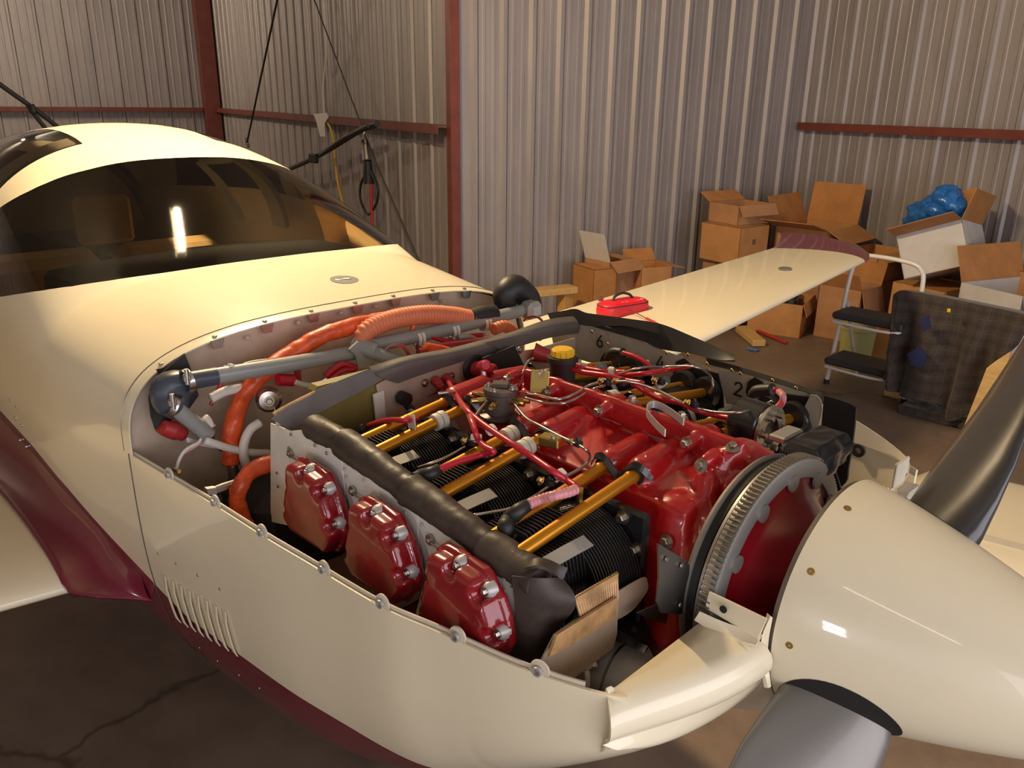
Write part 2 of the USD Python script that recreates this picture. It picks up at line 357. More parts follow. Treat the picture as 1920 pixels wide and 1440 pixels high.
girt('trim_4', room(UB + .035, VC - .03, 1.60), room(UF, VC - .03, 1.60), -EY)
girt('trim_5', room(UD + .03, VN, 1.585), room(UD + .03, VA - .3, 1.585), EX)
# tube fixtures hung under the roof, and the small window of the near wall
for nm, label, c, L in (('tail', 'tube lamp fixture hanging far back in the tail bay', tuple(room(-12.3, -2.2, 3.65)), 1.2), ('aft', 'bright bare tube lamp fixture hanging over the cabin', (-2.40, .40, 3.0), .5), ('fore', 'short fluorescent tube fixture hanging beside the propeller', (1.15, -2.3, 3.0), 1.2)):
    t = thing('tube_fixture', label, 'lamp', c); V, Fc, m = LAMPS[nm]; R_t = np.array([EX, EY, EZ])
    obj('tube', (V, Fc), m, t, smooth=True); obj('housing', rbox(A(*c) + EZ * .07, (L + .12, .1, .05), .008, R_t), M['white_tube'], t)
    for s in (-1, 1): obj('socket', rbox(A(*c) + EX * s * (L / 2 + .02) + EZ * .02, (.03, .05, .09), .006, R_t), M['white_tube'], t); obj('hanger', cyl(A(*c) + EX * s * L * .4 + EZ * .09, A(*c) * A(1, 1, 0) + EX * s * L * .4 + EZ * CEIL, .004), M['steel_dark'], t)
w = thing('window_1', kind='structure')
for z in (.83, 1.25, 1.67): obj('frame_rail', rbox(room(2.4, -5.13, z), (.54, .05, .04), .004, np.array([EX, EY, EZ])), M['white_tube'], w)
for u in (2.15, 2.65): obj('frame_stile', rbox(room(u, -5.13, 1.25), (.04, .05, .88), .004, np.array([EX, EY, EZ])), M['white_tube'], w)

# ------------------------------------------------------------------ cartons along the hangar wall
def carton(label, c, yaw, size, flaps=(), m='card', z0=0., open_top=True, tilt=None, print_marks=False, group=None, inner='card_in', extra=None):
    """flaps: (side, angle from vertical-up in degrees, length)"""
    w, d, h = size; c = A(c[0], c[1], z0); R = rotz(yaw)
    if tilt is not None:
        ax, an = tilt; R = trimesh.transformations.rotation_matrix(math.radians(an), ax)[:3, :3].T @ R if False else R @ trimesh.transformations.rotation_matrix(math.radians(an), ax)[:3, :3].T
    W = lambda P: np.asarray(P, float) @ R + c
    t = thing('carton', label, 'box', c, group or 'cartons piled along the hangar walls')
    th = .005
    def board(o, ex, ey, a, b, n):
        q = np.array([o, A(*o) + A(*ex) * a, A(*o) + A(*ex) * a + A(*ey) * b, A(*o) + A(*ey) * b]); return poly3(W(q), th, W(A(*n)) - c)
    walls = [board((-w/2, -d/2, 0), (1, 0, 0), (0, 0, 1), w, h, (0, 1, 0)), board((-w/2, d/2, 0), (1, 0, 0), (0, 0, 1), w, h, (0, -1, 0)),
             board((-w/2, -d/2, 0), (0, 1, 0), (0, 0, 1), d, h, (1, 0, 0)), board((w/2, -d/2, 0), (0, 1, 0), (0, 0, 1), d, h, (-1, 0, 0)), board((-w/2, -d/2, 0), (1, 0, 0), (0, 1, 0), w, d, (0, 0, 1))]
    if not open_top: walls.append(board((-w/2, -d/2, h), (1, 0, 0), (0, 1, 0), w, d, (0, 0, -1)))
    obj('body', join(walls), M[m], t, smooth=False)
    for side, ang, ln in flaps:
        o, e, out = {0: ((w/2, -d/2, h), (0, 1, 0), (1, 0, 0)), 1: ((-w/2, d/2, h), (1, 0, 0), (0, 1, 0)), 2: ((-w/2, -d/2, h), (0, 1, 0), (-1, 0, 0)), 3: ((-w/2, -d/2, h), (1, 0, 0), (0, -1, 0))}[side]
        a = math.radians(ang); up = A(*out) * math.sin(a) + A(0, 0, 1) * math.cos(a); n = A(*out) * math.cos(a) - A(0, 0, 1) * math.sin(a)
        obj('flap', board(o, e, up, d if side in (0, 2) else w, ln, -n), M[inner if ang < 100 else m], t, smooth=False)
    if print_marks:
        for k, s in enumerate((-.012, .012)):
            obj('printed_mark', poly3(W([(s - .007, -d/2 - .0006, h * .52), (s + .007, -d/2 - .0006, h * .52), (s + .007, -d/2 - .0006, h * .66), (s - .007, -d/2 - .0006, h * .66)]), .0005, W((0, -1, 0)) - c), M['ink'], t, smooth=False)
    if extra == 'paper': obj('shipping_label', poly3(W([(w/2 + .0006, -d*.3, h*.35), (w/2 + .0006, d*.25, h*.35), (w/2 + .0006, d*.25, h*.8), (w/2 + .0006, -d*.3, h*.8)]), .0006, W((1, 0, 0)) - c), M['paper'], t, smooth=False)
    return t
def ctr(u, v): return room(u, v)
r0 = YR + PI / 2          # box local -y faces the camera's side (room +u)
carton('tall plain carton at the bottom of the stack by the middle wall', ctr(-4.45, 4.18), r0 + .1, (.40, .45, .50), (), open_top=False, m='card_b')
carton('lower brown carton of the pair with dark print, left end of the pile', ctr(-4.45, 4.10), r0 + .12, (.36, .42, .31), (), m='card', z0=.5, open_top=False, print_marks=True)
carton('upper brown carton of the pair with dark print, lid half open', ctr(-4.5, 4.20), r0 + .05, (.42, .34, .16), ((1, 60, .14), (3, 150, .1)), m='card_b', z0=.81, print_marks=True)
carton('carton with a white shipping label beside the printed pair', ctr(-4.72, 4.55), r0 + .2, (.26, .24, .3), (), m='card_b', z0=.5, open_top=False, extra='paper')
carton('closed carton under the one with the shipping label', ctr(-4.72, 4.56), r0 + .2, (.28, .28, .5), (), m='card_b', open_top=False)
carton('wide open carton with raised flaps in the corner behind the wing tip', ctr(-4.22, 4.82), r0 + .3, (.58, .46, .30), ((0, 12, .34), (1, 25, .26), (2, 75, .32), (3, 118, .2)), m='card', z0=.48)
carton('sealed carton beneath the wide open carton in the corner', ctr(-4.24, 4.84), r0 + .28, (.54, .44, .48), (), m='card_b', open_top=False)
# pile left of the wing, against the middle wall
carton('small carton nearest the column, deep orange side', ctr(-4.65, 2.83), r0, (.22, .3, .52), (), m='card_in', open_top=False)
carton('open carton with a pale flap standing up behind the wing', ctr(-4.7, 3.02), r0 + .2, (.32, .28, .56), ((2, 20, .24), (3, 130, .12)), m='card_b', inner='card_white')
carton('small open carton leaning right in the pile behind the wing', ctr(-4.6, 3.33), r0 - .15, (.28, .28, .50), ((0, 100, .12), (1, 40, .12)), m='card')
# under and behind the wing tip
carton('open carton on the floor full of dark junk under the wing', ctr(-3.95, 4.22), r0 + .55, (.46, .42, .27), ((3, 160, .1),), m='card')
carton('long low carton at the left under the wing', ctr(-4.30, 3.62), r0 + .1, (.6, .42, .24), ((3, 140, .1),), m='card_b')
carton('carton with a hanging front flap and white packing, left of the step stool', ctr(-3.55, 4.52), r0 + .25, (.34, .34, .42), ((3, 165, .22), (0, 20, .2), (2, 35, .16)), m='card_b')
carton('carton behind the step stool rails, lower of two', ctr(-3.72, 4.98), r0 + .06, (.5, .40, .42), (), m='card', open_top=False)
carton('carton behind the step stool rails, upper of two, crushed lid', ctr(-3.73, 4.98), r0 + .08, (.48, .38, .22), ((3, 120, .1),), m='card_c', z0=.42)
carton('narrow dark carton between the stool and the bagged white carton', ctr(-3.3, 5.12), r0 + .1, (.14, .26, .6), (), m='dark_box', open_top=False)
carton('orange brown carton directly below the white carton with blue plastic', ctr(-3.05, 4.85), r0 + .05, (.46, .42, .50), ((3, 170, .2),), m='card_c', open_top=False)
carton('tilted white carton with wide brown flaps and blue plastic in it', ctr(-2.95, 4.80), r0 + .35, (.56, .44, .32), ((0, 10, .30), (3, 35, .22), (2, 80, .2)), m='card_white', z0=.60, tilt=((.35, 1, 0), -24))
carton('large carton at the right edge with a folded brown flap', ctr(-2.38, 4.78), r0 - .1, (.62, .46, .62), ((3, 165, .26), (1, 20, .25)), m='card_white')
carton('tall carton between the white carton and the right edge', ctr(-2.62, 5.2), r0 + .05, (.26, .2, .66), (), m='card_b', open_top=False)
carton('low carton on the floor behind the stool treads', ctr(-3.0, 4.35), r0 + .1, (.5, .4, .24), ((3, 120, .14),), m='card_c')
# dark odds and ends in the floor carton
t = thing('junk_heap', 'dark rags and scrap heaped in the floor carton under the wing', 'scrap', (*ctr(-3.95, 4.22)[:2], .2)); c = A(*ctr(-3.95, 4.22)[:2], .24)
for i in range(9):
    q = c + A(*(RNG.uniform(-1, 1, 3) * (.13, .13, .03))); obj('scrap', rbox(q, RNG.uniform(.05, .14, 3), .01, rotz(RNG.uniform(0, 3))), M[['dark', 'steel_dark', 'white_tube', 'dark_box'][i % 4]], t)
# blue plastic bag
def crumple(mesh, amp, sc, seed=0):
    v = mesh.vertices; n = mesh.vertex_normals; mesh.vertices = v + n * ((meshkit.fbm(v * sc, 4, seed) - .5) * amp)[:, None]; return mesh
nodes = {'p': ('principled_bsdf', {'base_color': (.03, .21, .62), 'roughness': .22, 'coat_weight': .5}), 't': ('translucent_bsdf', {'color': (.05, .35, .85)}), 'm': ('mix_closure', {'fac': .35})}
M['blue_plastic'] = usdkit.material(stage, '/World/Looks/blue_plastic', nodes, [('p.BSDF', 'm.closure1'), ('t.BSDF', 'm.closure2')], surface='m.closure')
nodes = {'p': ('principled_bsdf', {'base_color': (.7, .72, .74), 'roughness': .15}), 't': ('transparent_bsdf', {'color': (.95, .95, .95)}), 'm': ('mix_closure', {'fac': .6})}
M['clear_plastic'] = usdkit.material(stage, '/World/Looks/clear_plastic', nodes, [('p.BSDF', 'm.closure1'), ('t.BSDF', 'm.closure2')], surface='m.closure')
P = [(-1.948, 5.403, 0.9213), (-1.889, 5.387, 1), (-1.786, 5.359, 1.036), (-1.69, 5.334, 1.108), (-1.606, 5.312, 1.088)]
bag = []
X = field(A(*P[0]) - .25, A(*P[-1]) + .25, .014); F = None
for a, b, ra, rb in zip(P[:-1], P[1:], (.05, .075, .1, .11), (.075, .1, .11, .07)):
    d = sd_cap(X, a, b, ra, rb); F = d if F is None else smin(F, d, .03)
F = F + (meshkit.fbm(X * 22, 3, 3) - .5) * .09
t = thing('plastic_bag', 'crumpled bright blue plastic bag spilling over the tilted white carton', 'plastic bag', P[1])
obj('bag', nets(F, X[0, 0, 0], .014), M['blue_plastic'], t)
Q = [(-1.923, 5.375, 0.9068), (-1.875, 5.362, 0.8345), (-1.788, 5.339, 0.8082)]
s = join([crumple(trimesh.creation.icosphere(4, .085), .09, 16, 5).apply_translation(Q[1])])
obj('clear_film', s, M['clear_plastic'], t)
# pale green pail behind the stool
t = thing('pail', 'pale olive green plastic pail on the floor behind the step stool', 'pail', ctr(-2.95, 3.95))
o = ctr(-2.95, 3.92)
obj('body', lathe([(0, .001), (0, .10), (.30, .12), (.30, .112), (.01, .095), (.01, .001)], o, EZ, 28), M['pail'], t); obj('rim', ring(o + EZ * .285, EZ, .119, .126, .018), M['pail'], t)
# ------------------------------------------------------------------ step stool
sx0, sx1, sy = -1.78, -1.32, 4.06
t = thing('step_stool', 'white tubular folding step stool with dark padded treads', 'step stool', (sx0, sy, 0))
obj('handle_frame', tube([(sx0 - .02, sy, .0), (sx0 + .0, sy + .03, .42), (sx0 + .015, sy + .055, .76), (sx0 + .06, sy + .065, .85), (sx0 + .14, sy + .065, .87), (sx1 - .1, sy + .065, .86), (sx1 - .02, sy + .06, .82), (sx1 + .0, sy + .055, .72), (sx1 + .01, sy + .03, .42), (sx1 + .03, sy, .0)], .014, 12, 6), M['white_tube'], t)
for s in (sx0 + .02, sx1 - .02): obj('rear_leg', tube([(s, sy + .05, .56), (s, sy + .36, .0)], .012, 10, 0), M['white_tube'], t)
for s in (sx0 - .02, sx1 + .03): obj('foot', cyl((s, sy, 0), (s, sy, .03), .018), M['rope_black'], t)
for z, yo, dd in ((.50, .05, .24), (.20, .02, .26)):
    obj('tread', rbox(((sx0 + sx1) / 2, sy + .03 - dd / 2 + .08, z), (sx1 - sx0 - .02, dd, .045), .018), M['tread'], t)
    obj('tread_frame', tube([(sx0 + .005, sy + .03, z - .03), (sx0 + .03, sy - dd / 2 + .0, z - .035), (sx0 + .06, sy - dd / 2 - .03, z - .035), (sx1 - .06, sy - dd / 2 - .03, z - .035), (sx1 - .01, sy, z - .03)], .009, 8, 4), M['white_tube'], t)
# ------------------------------------------------------------------ plaid cloth over a sawhorse
nodes = {'g': ('texture_coordinate', {}), 's': ('separate_xyz', {}), 'p': ('principled_bsdf', {'roughness': .85, 'sheen_weight': .2}), 'n': ('noise_texture', {'scale': 6.0, 'detail': 3.0}), 'add': ('vector_math', {'math_type': 'add'}), 'nm': ('vector_math', {'math_type': 'scale', 'scale': .06})}
lk = [('g.object', 'add.vector1'), ('n.color', 'nm.vector1'), ('nm.vector', 'add.vector2'), ('g.object', 'n.vector'), ('add.vector', 's.vector')]
for ax in 'xz':
    for j, (f, w) in enumerate(((14., .30), (14., .06))):
        i = f'{ax}{j}'; nodes['k' + i] = ('math', {'math_type': 'multiply_add', 'value2': f, 'value3': .37 * j}); nodes['f' + i] = ('math', {'math_type': 'fraction'}); nodes['c' + i] = ('math', {'math_type': 'less_than', 'value2': w})
        lk += [(f's.{ax}', f'k{i}.value1'), (f'k{i}.value', f'f{i}.value1'), (f'f{i}.value', f'c{i}.value1')]
nodes['m1'] = ('mix', {'color1': (.044, .028, .019), 'color2': (.024, .015, .011)}); nodes['m2'] = ('mix', {'color2': (.020, .013, .010)}); nodes['m3'] = ('mix', {'color2': (.058, .04, .03)}); nodes['m4'] = ('mix', {'color2': (.058, .04, .03)})
nodes['h1'] = ('math', {'math_type': 'multiply', 'value2': .6}); nodes['h2'] = ('math', {'math_type': 'multiply', 'value2': .6})
lk += [('cx0.value', 'h1.value1'), ('h1.value', 'm1.fac'), ('cz0.value', 'h2.value1'), ('h2.value', 'm2.fac'), ('m1.color', 'm2.color1'), ('m2.color', 'm3.color1'), ('cx1.value', 'm3.fac'), ('m3.color', 'm4.color1'), ('cz1.value', 'm4.fac'), ('m4.color', 'p.base_color')]
M['plaid'] = usdkit.material(stage, '/World/Looks/plaid', nodes, lk, surface='p.BSDF')
t = thing('sawhorse', 'low rough wooden sawhorse under the plaid cloth', 'sawhorse', (-.95, 4.0, 0))
obj('top_beam', rbox((-.68, 4.05, .60), (1.2, .10, .05), .005), M['wood'], t)
obj('leg', poly3([(-0.704, 3.78, 0.5272), (-0.7577, 3.78, 0.4666), (-0.7959, 3.78, 0.4147), (-0.8478, 3.78, 0.0531), (-0.7539, 3.78, 0.0432), (-0.6996, 3.78, 0.5043)], .04, (0, 1, 0)), M['wood_light'], t)
obj('leg', poly3([(-1.446, 4.12, 0.1462), (-1.439, 4.12, -0.0411), (-1.345, 4.12, -0.0331), (-1.341, 4.12, 0.0834), (-1.355, 4.12, 0.1688)], .05, (0, 1, 0)), M['wood_light'], t)
obj('stretcher', poly3([(-0.8184, 4.1, 0.4366), (-0.683, 4.1, 0.3733), (-0.6652, 4.1, 0.2824), (-0.8065, 4.1, 0.1962), (-0.8252, 4.1, 0.1746)], .03, (0, 1, 0)), M['wood'], t)
obj('leg', rbox((-.2, 4.05, .33), (.09, .04, .64), .004, axes((1, 0, .12), (0, 1, 0))), M['wood'], t)
top = spline([(-1.435, 4, 0.6803), (-1.395, 4, 0.707), (-1.24, 4, 0.708), (-0.9755, 4, 0.6989), (-0.69, 4, 0.6862)], 12); bot = spline([(-1.335, 3.86, 0.1904), (-1.284, 3.86, 0.1147), (-1.08, 3.86, 0.1233), (-0.8973, 3.86, 0.0627), (-0.7457, 3.86, 0.4405)], 12)
top2 = top + A(.02, .16, -.02); n = len(top); u = np.linspace(0, 1, n); rows = []
for k in range(30):
    s = k / 29
    if s < .2: P = top2 * (1 - s / .2) + top * (s / .2)
    else:
        q = (s - .2) / .8; P = top * (1 - q) + bot * q
        fold = .05 * np.sin(u * 27 + 2.5 * q + 1.5 * np.sin(u * 7)) * min(1, q * 1.6) + .05 * (meshkit.fbm(np.stack([u * 9, np.full(n, q * 4), 0 * u], 1), 4, 2) - .5) * min(1, q * 3)
        P = P + np.outer(fold, (0, -1, 0)) + np.outer(.02 * np.sin(u * 19 + 4 * q) * q, (1, 0, 0))
    rows.append(P)
cl = thing('plaid_cloth', 'dark brown plaid jacket with blue patches draped over the sawhorse', 'jacket', (-1.2, 3.9, .4))
obj('cloth', shell(np.array(rows)[::-1], .006), M['plaid'], cl, smooth=60)
for pts in ([(-1.197, 3.795, 0.6028), (-1.15, 3.795, 0.6372), (-1.126, 3.795, 0.5699), (-1.157, 3.795, 0.5415)], [(-1.222, 3.78, 0.3921), (-1.165, 3.78, 0.4533), (-1.117, 3.78, 0.4163), (-1.127, 3.78, 0.3335), (-1.187, 3.78, 0.3319)]):
    c = np.mean(pts, 0); pa = np.array(pts); s = join([poly3((pa - c) * k + c + A(0, .004 * k, 0), .012, (0, 1, 0)) for k in (1.0, .8)])
    obj('patch', s, M['denim'], cl, label='dark blue cloth patch')
obj('label_tag', rbox([(-1.061, 3.84, 0.6778)][0], (.018, .004, .02), .001), M['yellow'], cl)
drape = thing('fallen_cloth', 'dark hem of cloth crumpled on the floor below the plaid jacket', 'cloth', (-1.05, 3.95, 0))
obj('cloth', crumple(rbox((-1.0, 3.98, .03), (.5, .25, .05), .02).subdivide_to_size(.03), .05, 14, 9), M['plaid'], drape)
# ------------------------------------------------------------------ on the floor
obj_t = thing('wood_block', 'short offcut of pale timber on the floor by the red bar', 'wood block', [(-2.688, 4.598, 0.03)][0]); a, b = [(-2.883, 4.759, 0.03), (-2.553, 4.481, 0.03)]
obj('block', rbox((A(*a) + A(*b)) / 2, (np.linalg.norm(A(*b) - A(*a)), .10, .05), .004, axes(A(*b) - A(*a), (0, 0, 1) if False else np.cross(EZ, A(*b) - A(*a)))), M['wood_light'], obj_t)
a, b = [(-2.92, 4.903, 0.015), (-2.447, 4.703, 0.015)]
t = thing('red_bar', 'thin red painted bar lying on the concrete floor', 'bar', a); obj('bar', cyl(a, b, .014, bev=.003), M['red_paint'], t); obj('end_cap', cyl(A(*a), A(*a) + nrm(A(*a) - A(*b)) * .02, .012), M['steel_dark'], t)
c = [(-2.539, 4.363, 0.01)][0]; t = thing('blue_rag', 'small crumpled blue rag on the floor by the timber offcut', 'rag', c); obj('rag', crumple(rbox(c, (.09, .05, .02), .008).subdivide_to_size(.01), .02, 40, 2), M['blue_rag'], t)
c = [(-4.772, 4.456, 0.05)][0]
t = thing('timber_board', 'raw timber board lying behind the wing root', 'board', [(-3.753, 3.396, 0.3825)][0]); a, b = [(-3.819, 3.148, 0.3954), (-3.697, 3.606, 0.3907)]; obj('board', rbox((A(*a) + A(*b)) / 2, (np.linalg.norm(A(*b) - A(*a)), .14, .05), .004, axes(A(*b) - A(*a), (1, 0, 0))), M['wood_light'], t)
for q in (A(*a) * .85 + A(*b) * .15, A(*a) * .15 + A(*b) * .85): obj('support', rbox((q[0], q[1], q[2] / 2), (.08, .1, q[2]), .004), M['wood'], t)
# ------------------------------------------------------------------ things hung on the wall and from the roof
def cable(name, label, cat, pts, r, m, parts=None, sm=8):
    t = thing(name, label, cat, pts[0]); obj('line', tube(pts, r, 8, sm), M[m], t)
    return t
hi = lambda p, z=CEIL: (p[0], p[1], z)
P = [(-7.059, 3.12, 2.715), (-9.137, 3.673, 1.246)]; P.insert(0, tuple(A(*P[0]) + (A(*P[0]) - A(*P[1])) * ((CEIL - P[0][2]) / (P[0][2] - P[1][2]))))
t = cable('hoist_cable', 'dark taut cable running from the roof down behind the cabin', 'cable', P, .011, 'rope_black', sm=0); obj('hook', tube([A(*P[2]) + A(0, 0, .06), A(*P[2]), A(*P[2]) + A(.02, 0, -.05)], .02, 8), M['steel_dark'], t)
P = [(-7.458, 3.661, 2.842), (-5.931, 3.255, 1.419), (-5.284, 3.083, 0.8931), (-4.659, 2.916, 0.4188)]; cable('thin_rope', 'thin brown rope slanting down the back wall past the work lamp', 'rope', P, .007, 'cable', sm=4)
P = [(-5.343, 2.974, 1.574), (-5.83, 3.104, 1.498), (-7.047, 3.427, 1.227), (-8.261, 3.75, 0.9993)]; t = cable('black_strap', 'black hoist strap slung from the girt down to the far cabin side', 'strap', P, .028, 'rope_black')
obj('line', tube([(-5.448, 2.95, 1.555), (-6.179, 3.145, 1.412), (-6.89, 3.334, 1.228)], .016, 8), M['rope_black'], t); obj('buckle', rbox([(-7.09, 3.377, 1.19)][0], (.14, .05, .09), .02), M['rope_black'], t)
P = [(-6.111, 0.3664, 1.921), (-6.063, 0.5465, 1.758), (-6.031, 0.6674, 1.648), (-6, 0.785, 1.528)]; t = cable('black_sling', 'black rope sling descending to the cabin roof at the left', 'rope', P, .016, 'rope_black'); obj('line', tube([(-6.029, 0.5991, 1.697), (-6.017, 0.6416, 1.614), (-6.004, 0.6912, 1.53)], .014, 8), M['rope_black'], t); obj('buckle', rbox([(-6.004, 0.6155, 1.677)][0], (.08, .03, .06), .01), M['rope_black'], t)
P = [(-7.664, 3.757, 1.593), (-7.353, 3.675, 1.583), (-7.149, 3.62, 1.499), (-7.049, 3.594, 1.368), (-7.035, 3.59, 1.169), (-6.974, 3.574, 0.9346), (-6.851, 3.541, 0.749)]; t = cable('extension_cord', 'yellow extension cord hanging from the girt of the back wall', 'cord', P, .012, 'yellow_cord')
obj('paper_tag', poly3([(-7.637, 3.729, 1.604), (-7.17, 3.605, 1.628), (-7.107, 3.588, 1.583), (-7.269, 3.631, 1.517), (-7.278, 3.634, 1.39), (-7.452, 3.68, 1.382), (-7.54, 3.703, 1.509)], .006, EY), M['paper'], t)
P = [(-7.202, 3.675, 2.822), (-7.221, 3.681, 2.243), (-7.409, 3.731, 1.892), (-7.431, 3.737, 1.618)]; cable('white_cable', 'pale cable running down the back wall above the yellow cord', 'cable', P, .012, 'white_wire')
a, b = [(-5.95, 3.239, 1.419), (-5.89, 3.223, 1.238)]; t = thing('work_lamp', 'metal work lamp hanging on the back wall with a loop of black cable', 'work lamp', b)
obj('head', cyl(a, b, .03, .045, bev=.008), M['steel'], t); obj('grip', cyl(b, [(-5.876, 3.219, 1.039)][0], .035, .05), M['rope_black'], t)
obj('cable_loop', tube([(-5.887, 3.222, 1.164), (-6.096, 3.278, 1.019), (-6.133, 3.288, 0.8689), (-5.943, 3.237, 0.7593), (-5.701, 3.173, 0.8926), (-5.656, 3.161, 1.036), (-5.817, 3.204, 1.16)], .012, 8), M['rope_black'], t); obj('red_cord', tube([(-5.793, 3.187, 1.047), (-5.808, 3.191, 0.834), (-5.806, 3.19, 0.6331)], .016, 8), M['red_paint'], t)
obj('hook', tube([A(*a), A(*a) + A(0, 0, .05), A(*a) + .03 * EY + A(0, 0, .08), A(*a) + .16 * EY + A(0, 0, .08)], .006, 6), M['steel'], t)
# ------------------------------------------------------------------ the removed upper cowling on the floor
o = A(-.10, 2.30, 0.0); ca, sa = math.cos(.2), math.sin(.2); axx, ayy = A(ca, sa, 0), A(-sa, ca, 0)
rows = []
for i in range(26):
    s = i / 25; w = .53 * (1 - .35 * max(0, (.18 - s) / .18) ** 2); h = .30 * (1 - .5 * max(0, (.2 - s) / .2) ** 2); a = np.linspace(0, PI, 41)
    c, q = np.cos(a), np.sin(a); rows.append(o + axx * ((s - .5) * 1.15) + np.outer(w * np.sign(c) * np.abs(c) ** .55, ayy) + np.outer(h * np.abs(q) ** .55, EZ))
t = thing('upper_cowling', 'removed cream upper engine cowling standing on the floor beyond the spinner', 'cowling', o)
obj('shell', shell(np.array(rows), -.006), M['cream'], t); obj('edge_strip', shell(np.array(rows)[:, 23:25] * 1 + A(0, 0, .004), -.004), M['cream_in'], t)

# ------------------------------------------------------------------ the aircraft
ZC = 1.10; ZS = 1.09
plane = thing('airplane', 'cream and burgundy low wing light aircraft with its engine cowling off', 'airplane', (-1.6, 0, 0))
XW = [-7.0, -5.0, -3.2, -2.4, -1.6, -1.115, -.98, -.8, -.63, -.48, -.33, -.24, -.11, 0, .03, .075]
YW = [.14, .30, .54, .585, .585, .548, .535, .518, .505, .49, .480, .463, .440, .404, .385, .25]
XB = [-7.0, -5.0, -3.2, -1.6, -1.115, -.7, -.35, -.1, .075]; ZB = [.95, .75, .50, .40, .41, .47, .64, .853, 1.03]
XT = [-7.0, -5.0, -4.0, -3.2, -2.8] + [-2.6 + .05 * k for k in range(21)] + [-1.56, -1.545, -1.53, -1.115]; ZT = [1.20, 1.36, 1.52, 1.635, 1.668] + [1.358 + .62 * (-1.545 - x) - .30 * (1.545 + x) ** 2 for x in [-2.6 + .05 * k for k in range(21)] + [-1.56]] + [1.358, 1.3565, 1.315]
from scipy.interpolate import PchipInterpolator
fW, fB, fT = PchipInterpolator(XW, YW), PchipInterpolator(XB, ZB), PchipInterpolator(XT, ZT)
def nt(x): return np.interp(x, [-5, -2.3, -1.9, -1.545], [2.2, 2.5, 2.9, 3.2])
def low(x, t, off=0.):
    """lower body: t 0 near edge (y<0) .. pi far edge"""
    n = 3.3; c, s = np.cos(t), np.sin(t)
    return np.stack(np.broadcast_arrays(x, -(fW(x) - off) * np.sign(c) * np.abs(c) ** (2 / n), ZS - (ZS - fB(x) - off) * np.abs(s) ** (2 / n)), -1)
def upp(x, t, off=0.):
    """upper body: t 0 far sill .. pi near sill"""
    n = nt(x); c, s = np.cos(t), np.sin(t)
    return np.stack(np.broadcast_arrays(x, (fW(x) - off) * np.sign(c) * np.abs(c) ** (2 / n), ZS + (fT(x) - ZS - off) * np.abs(s) ** (2 / n)), -1)
# the burgundy band: below this height
XS = [-7, -3.2, -2.4, -2.14, -1.8, -1.5, -1.3, -1.1, -.99, -.745, -.483, -.27, -.12, .075]; ZSTR = [1.0, .93, .905, .904, .90, .875, .825, .775, .75, .765, .784, .80, .76, .95]
def t_at(x):
    s = np.clip((ZS - np.interp(x, XS, ZSTR)) / (ZS - fB(x)), 0, 1); return np.arcsin(np.minimum(s ** (3.3 / 2), 1))
def body(xs, near_top=None):
    xs = np.asarray(xs); ts = t_at(xs)[:, None]; out = []
    for lo, hi, k in ((0, 1, 22), (1, 2, 40), (2, 3, 22)):
        q = np.linspace(0, 1, k)[None]; b = [0 * ts, ts, PI - ts, PI + 0 * ts]; out.append(low(xs[:, None], b[lo] * (1 - q) + b[hi] * q))
    return out
xs_f = np.linspace(-1.115, .028, 72); near, belly, far = body(xs_f)
tab_x = [-1.10, -.955, -.79, -.64, -.475, -.335, -.20, -.075]
near[:, :4, 2] += np.interp(xs_f, [-1.1, -.45, 0.03], [0, 0, .024])[:, None] * np.array([1, .8, .5, .2]); far[:, -1, 2] += np.interp(xs_f, [-1.1, -.4, -.25, 0.03], [0, 0, .06, .055]); far[:, -2, 2] += np.interp(xs_f, [-1.1, -.4, -.25, 0.03], [0, 0, .05, .045]); far[:, -4:, 1] += np.interp(xs_f, [-1.1, -.4, -.25, 0.03], [0, 0, .02, .05])[:, None]
lc = obj('lower_cowling', join([shell(near, -.004), shell(far, -.004)]), M['cream'], plane, smooth=50)
obj('accent_stripe', shell(belly, -.004), M['burgundy'], plane, smooth=50, label='burgundy band along the lower cowling')
xs_a = np.linspace(-7, -1.118, 90); near, belly, far = body(xs_a)
fus = obj('fuselage', join([sheet(near, True), sheet(far, True)]), M['cream'], plane, smooth=60)
obj('accent_stripe', sheet(belly, True), M['burgundy'], plane, smooth=60)
# edge flange with screw lugs
xs_e = np.linspace(-1.115, -.02, 66); e = low(xs_e, 0 * xs_e) + np.outer(np.interp(xs_e, [-1.1, -.45, 0.03], [0, 0, .024]), (0, 0, 1)); e_in = e + A(0, .0035, 0)
fl = obj('cowling_flange', strip(e_in + A(0, .001, -.026), e_in + A(0, .002, .006), .0025, 2), M['cream_in'], plane, label='scuffed joggled flange along the cowling edge')
for x in tab_x[1:]:
    y = -fW(x) + .0045; ze = ZS + np.interp(x, [-1.1, -.45, 0.03], [0, 0, .024]); pg = Point(0, 0).buffer(.0135).union(sbox(-.024, -.03, .024, -.006)).difference(Point(0, 0).buffer(.0052)); d = nrm(A(1, -(fW(x + .01) - fW(x - .01)) / .02 * 1, 0))
    obj('screw_lug', plate(pg, A(x, y, ze + .006), d, EZ, .003), M['cream_in'], fl); obj('screw_socket', ring(A(x, y - .004, ze + .006), np.cross(d, EZ), .0042, .0065, .005, 20), M['alloy'], fl)
obj('seam_line', tube(low(np.linspace(-1.1155, -1.1145, 2)[:1].repeat(2), np.array([0, 1.2])), .0005, 4, 0), M['dark'], plane)
seam = np.stack([low(np.array([-1.1165]), np.array([t]))[0] for t in np.linspace(0, 1.3, 40)]); obj('seam_line', tube(seam + A(0, -.0003, 0), .0013, 4, 0), M['steel_dark'], plane)
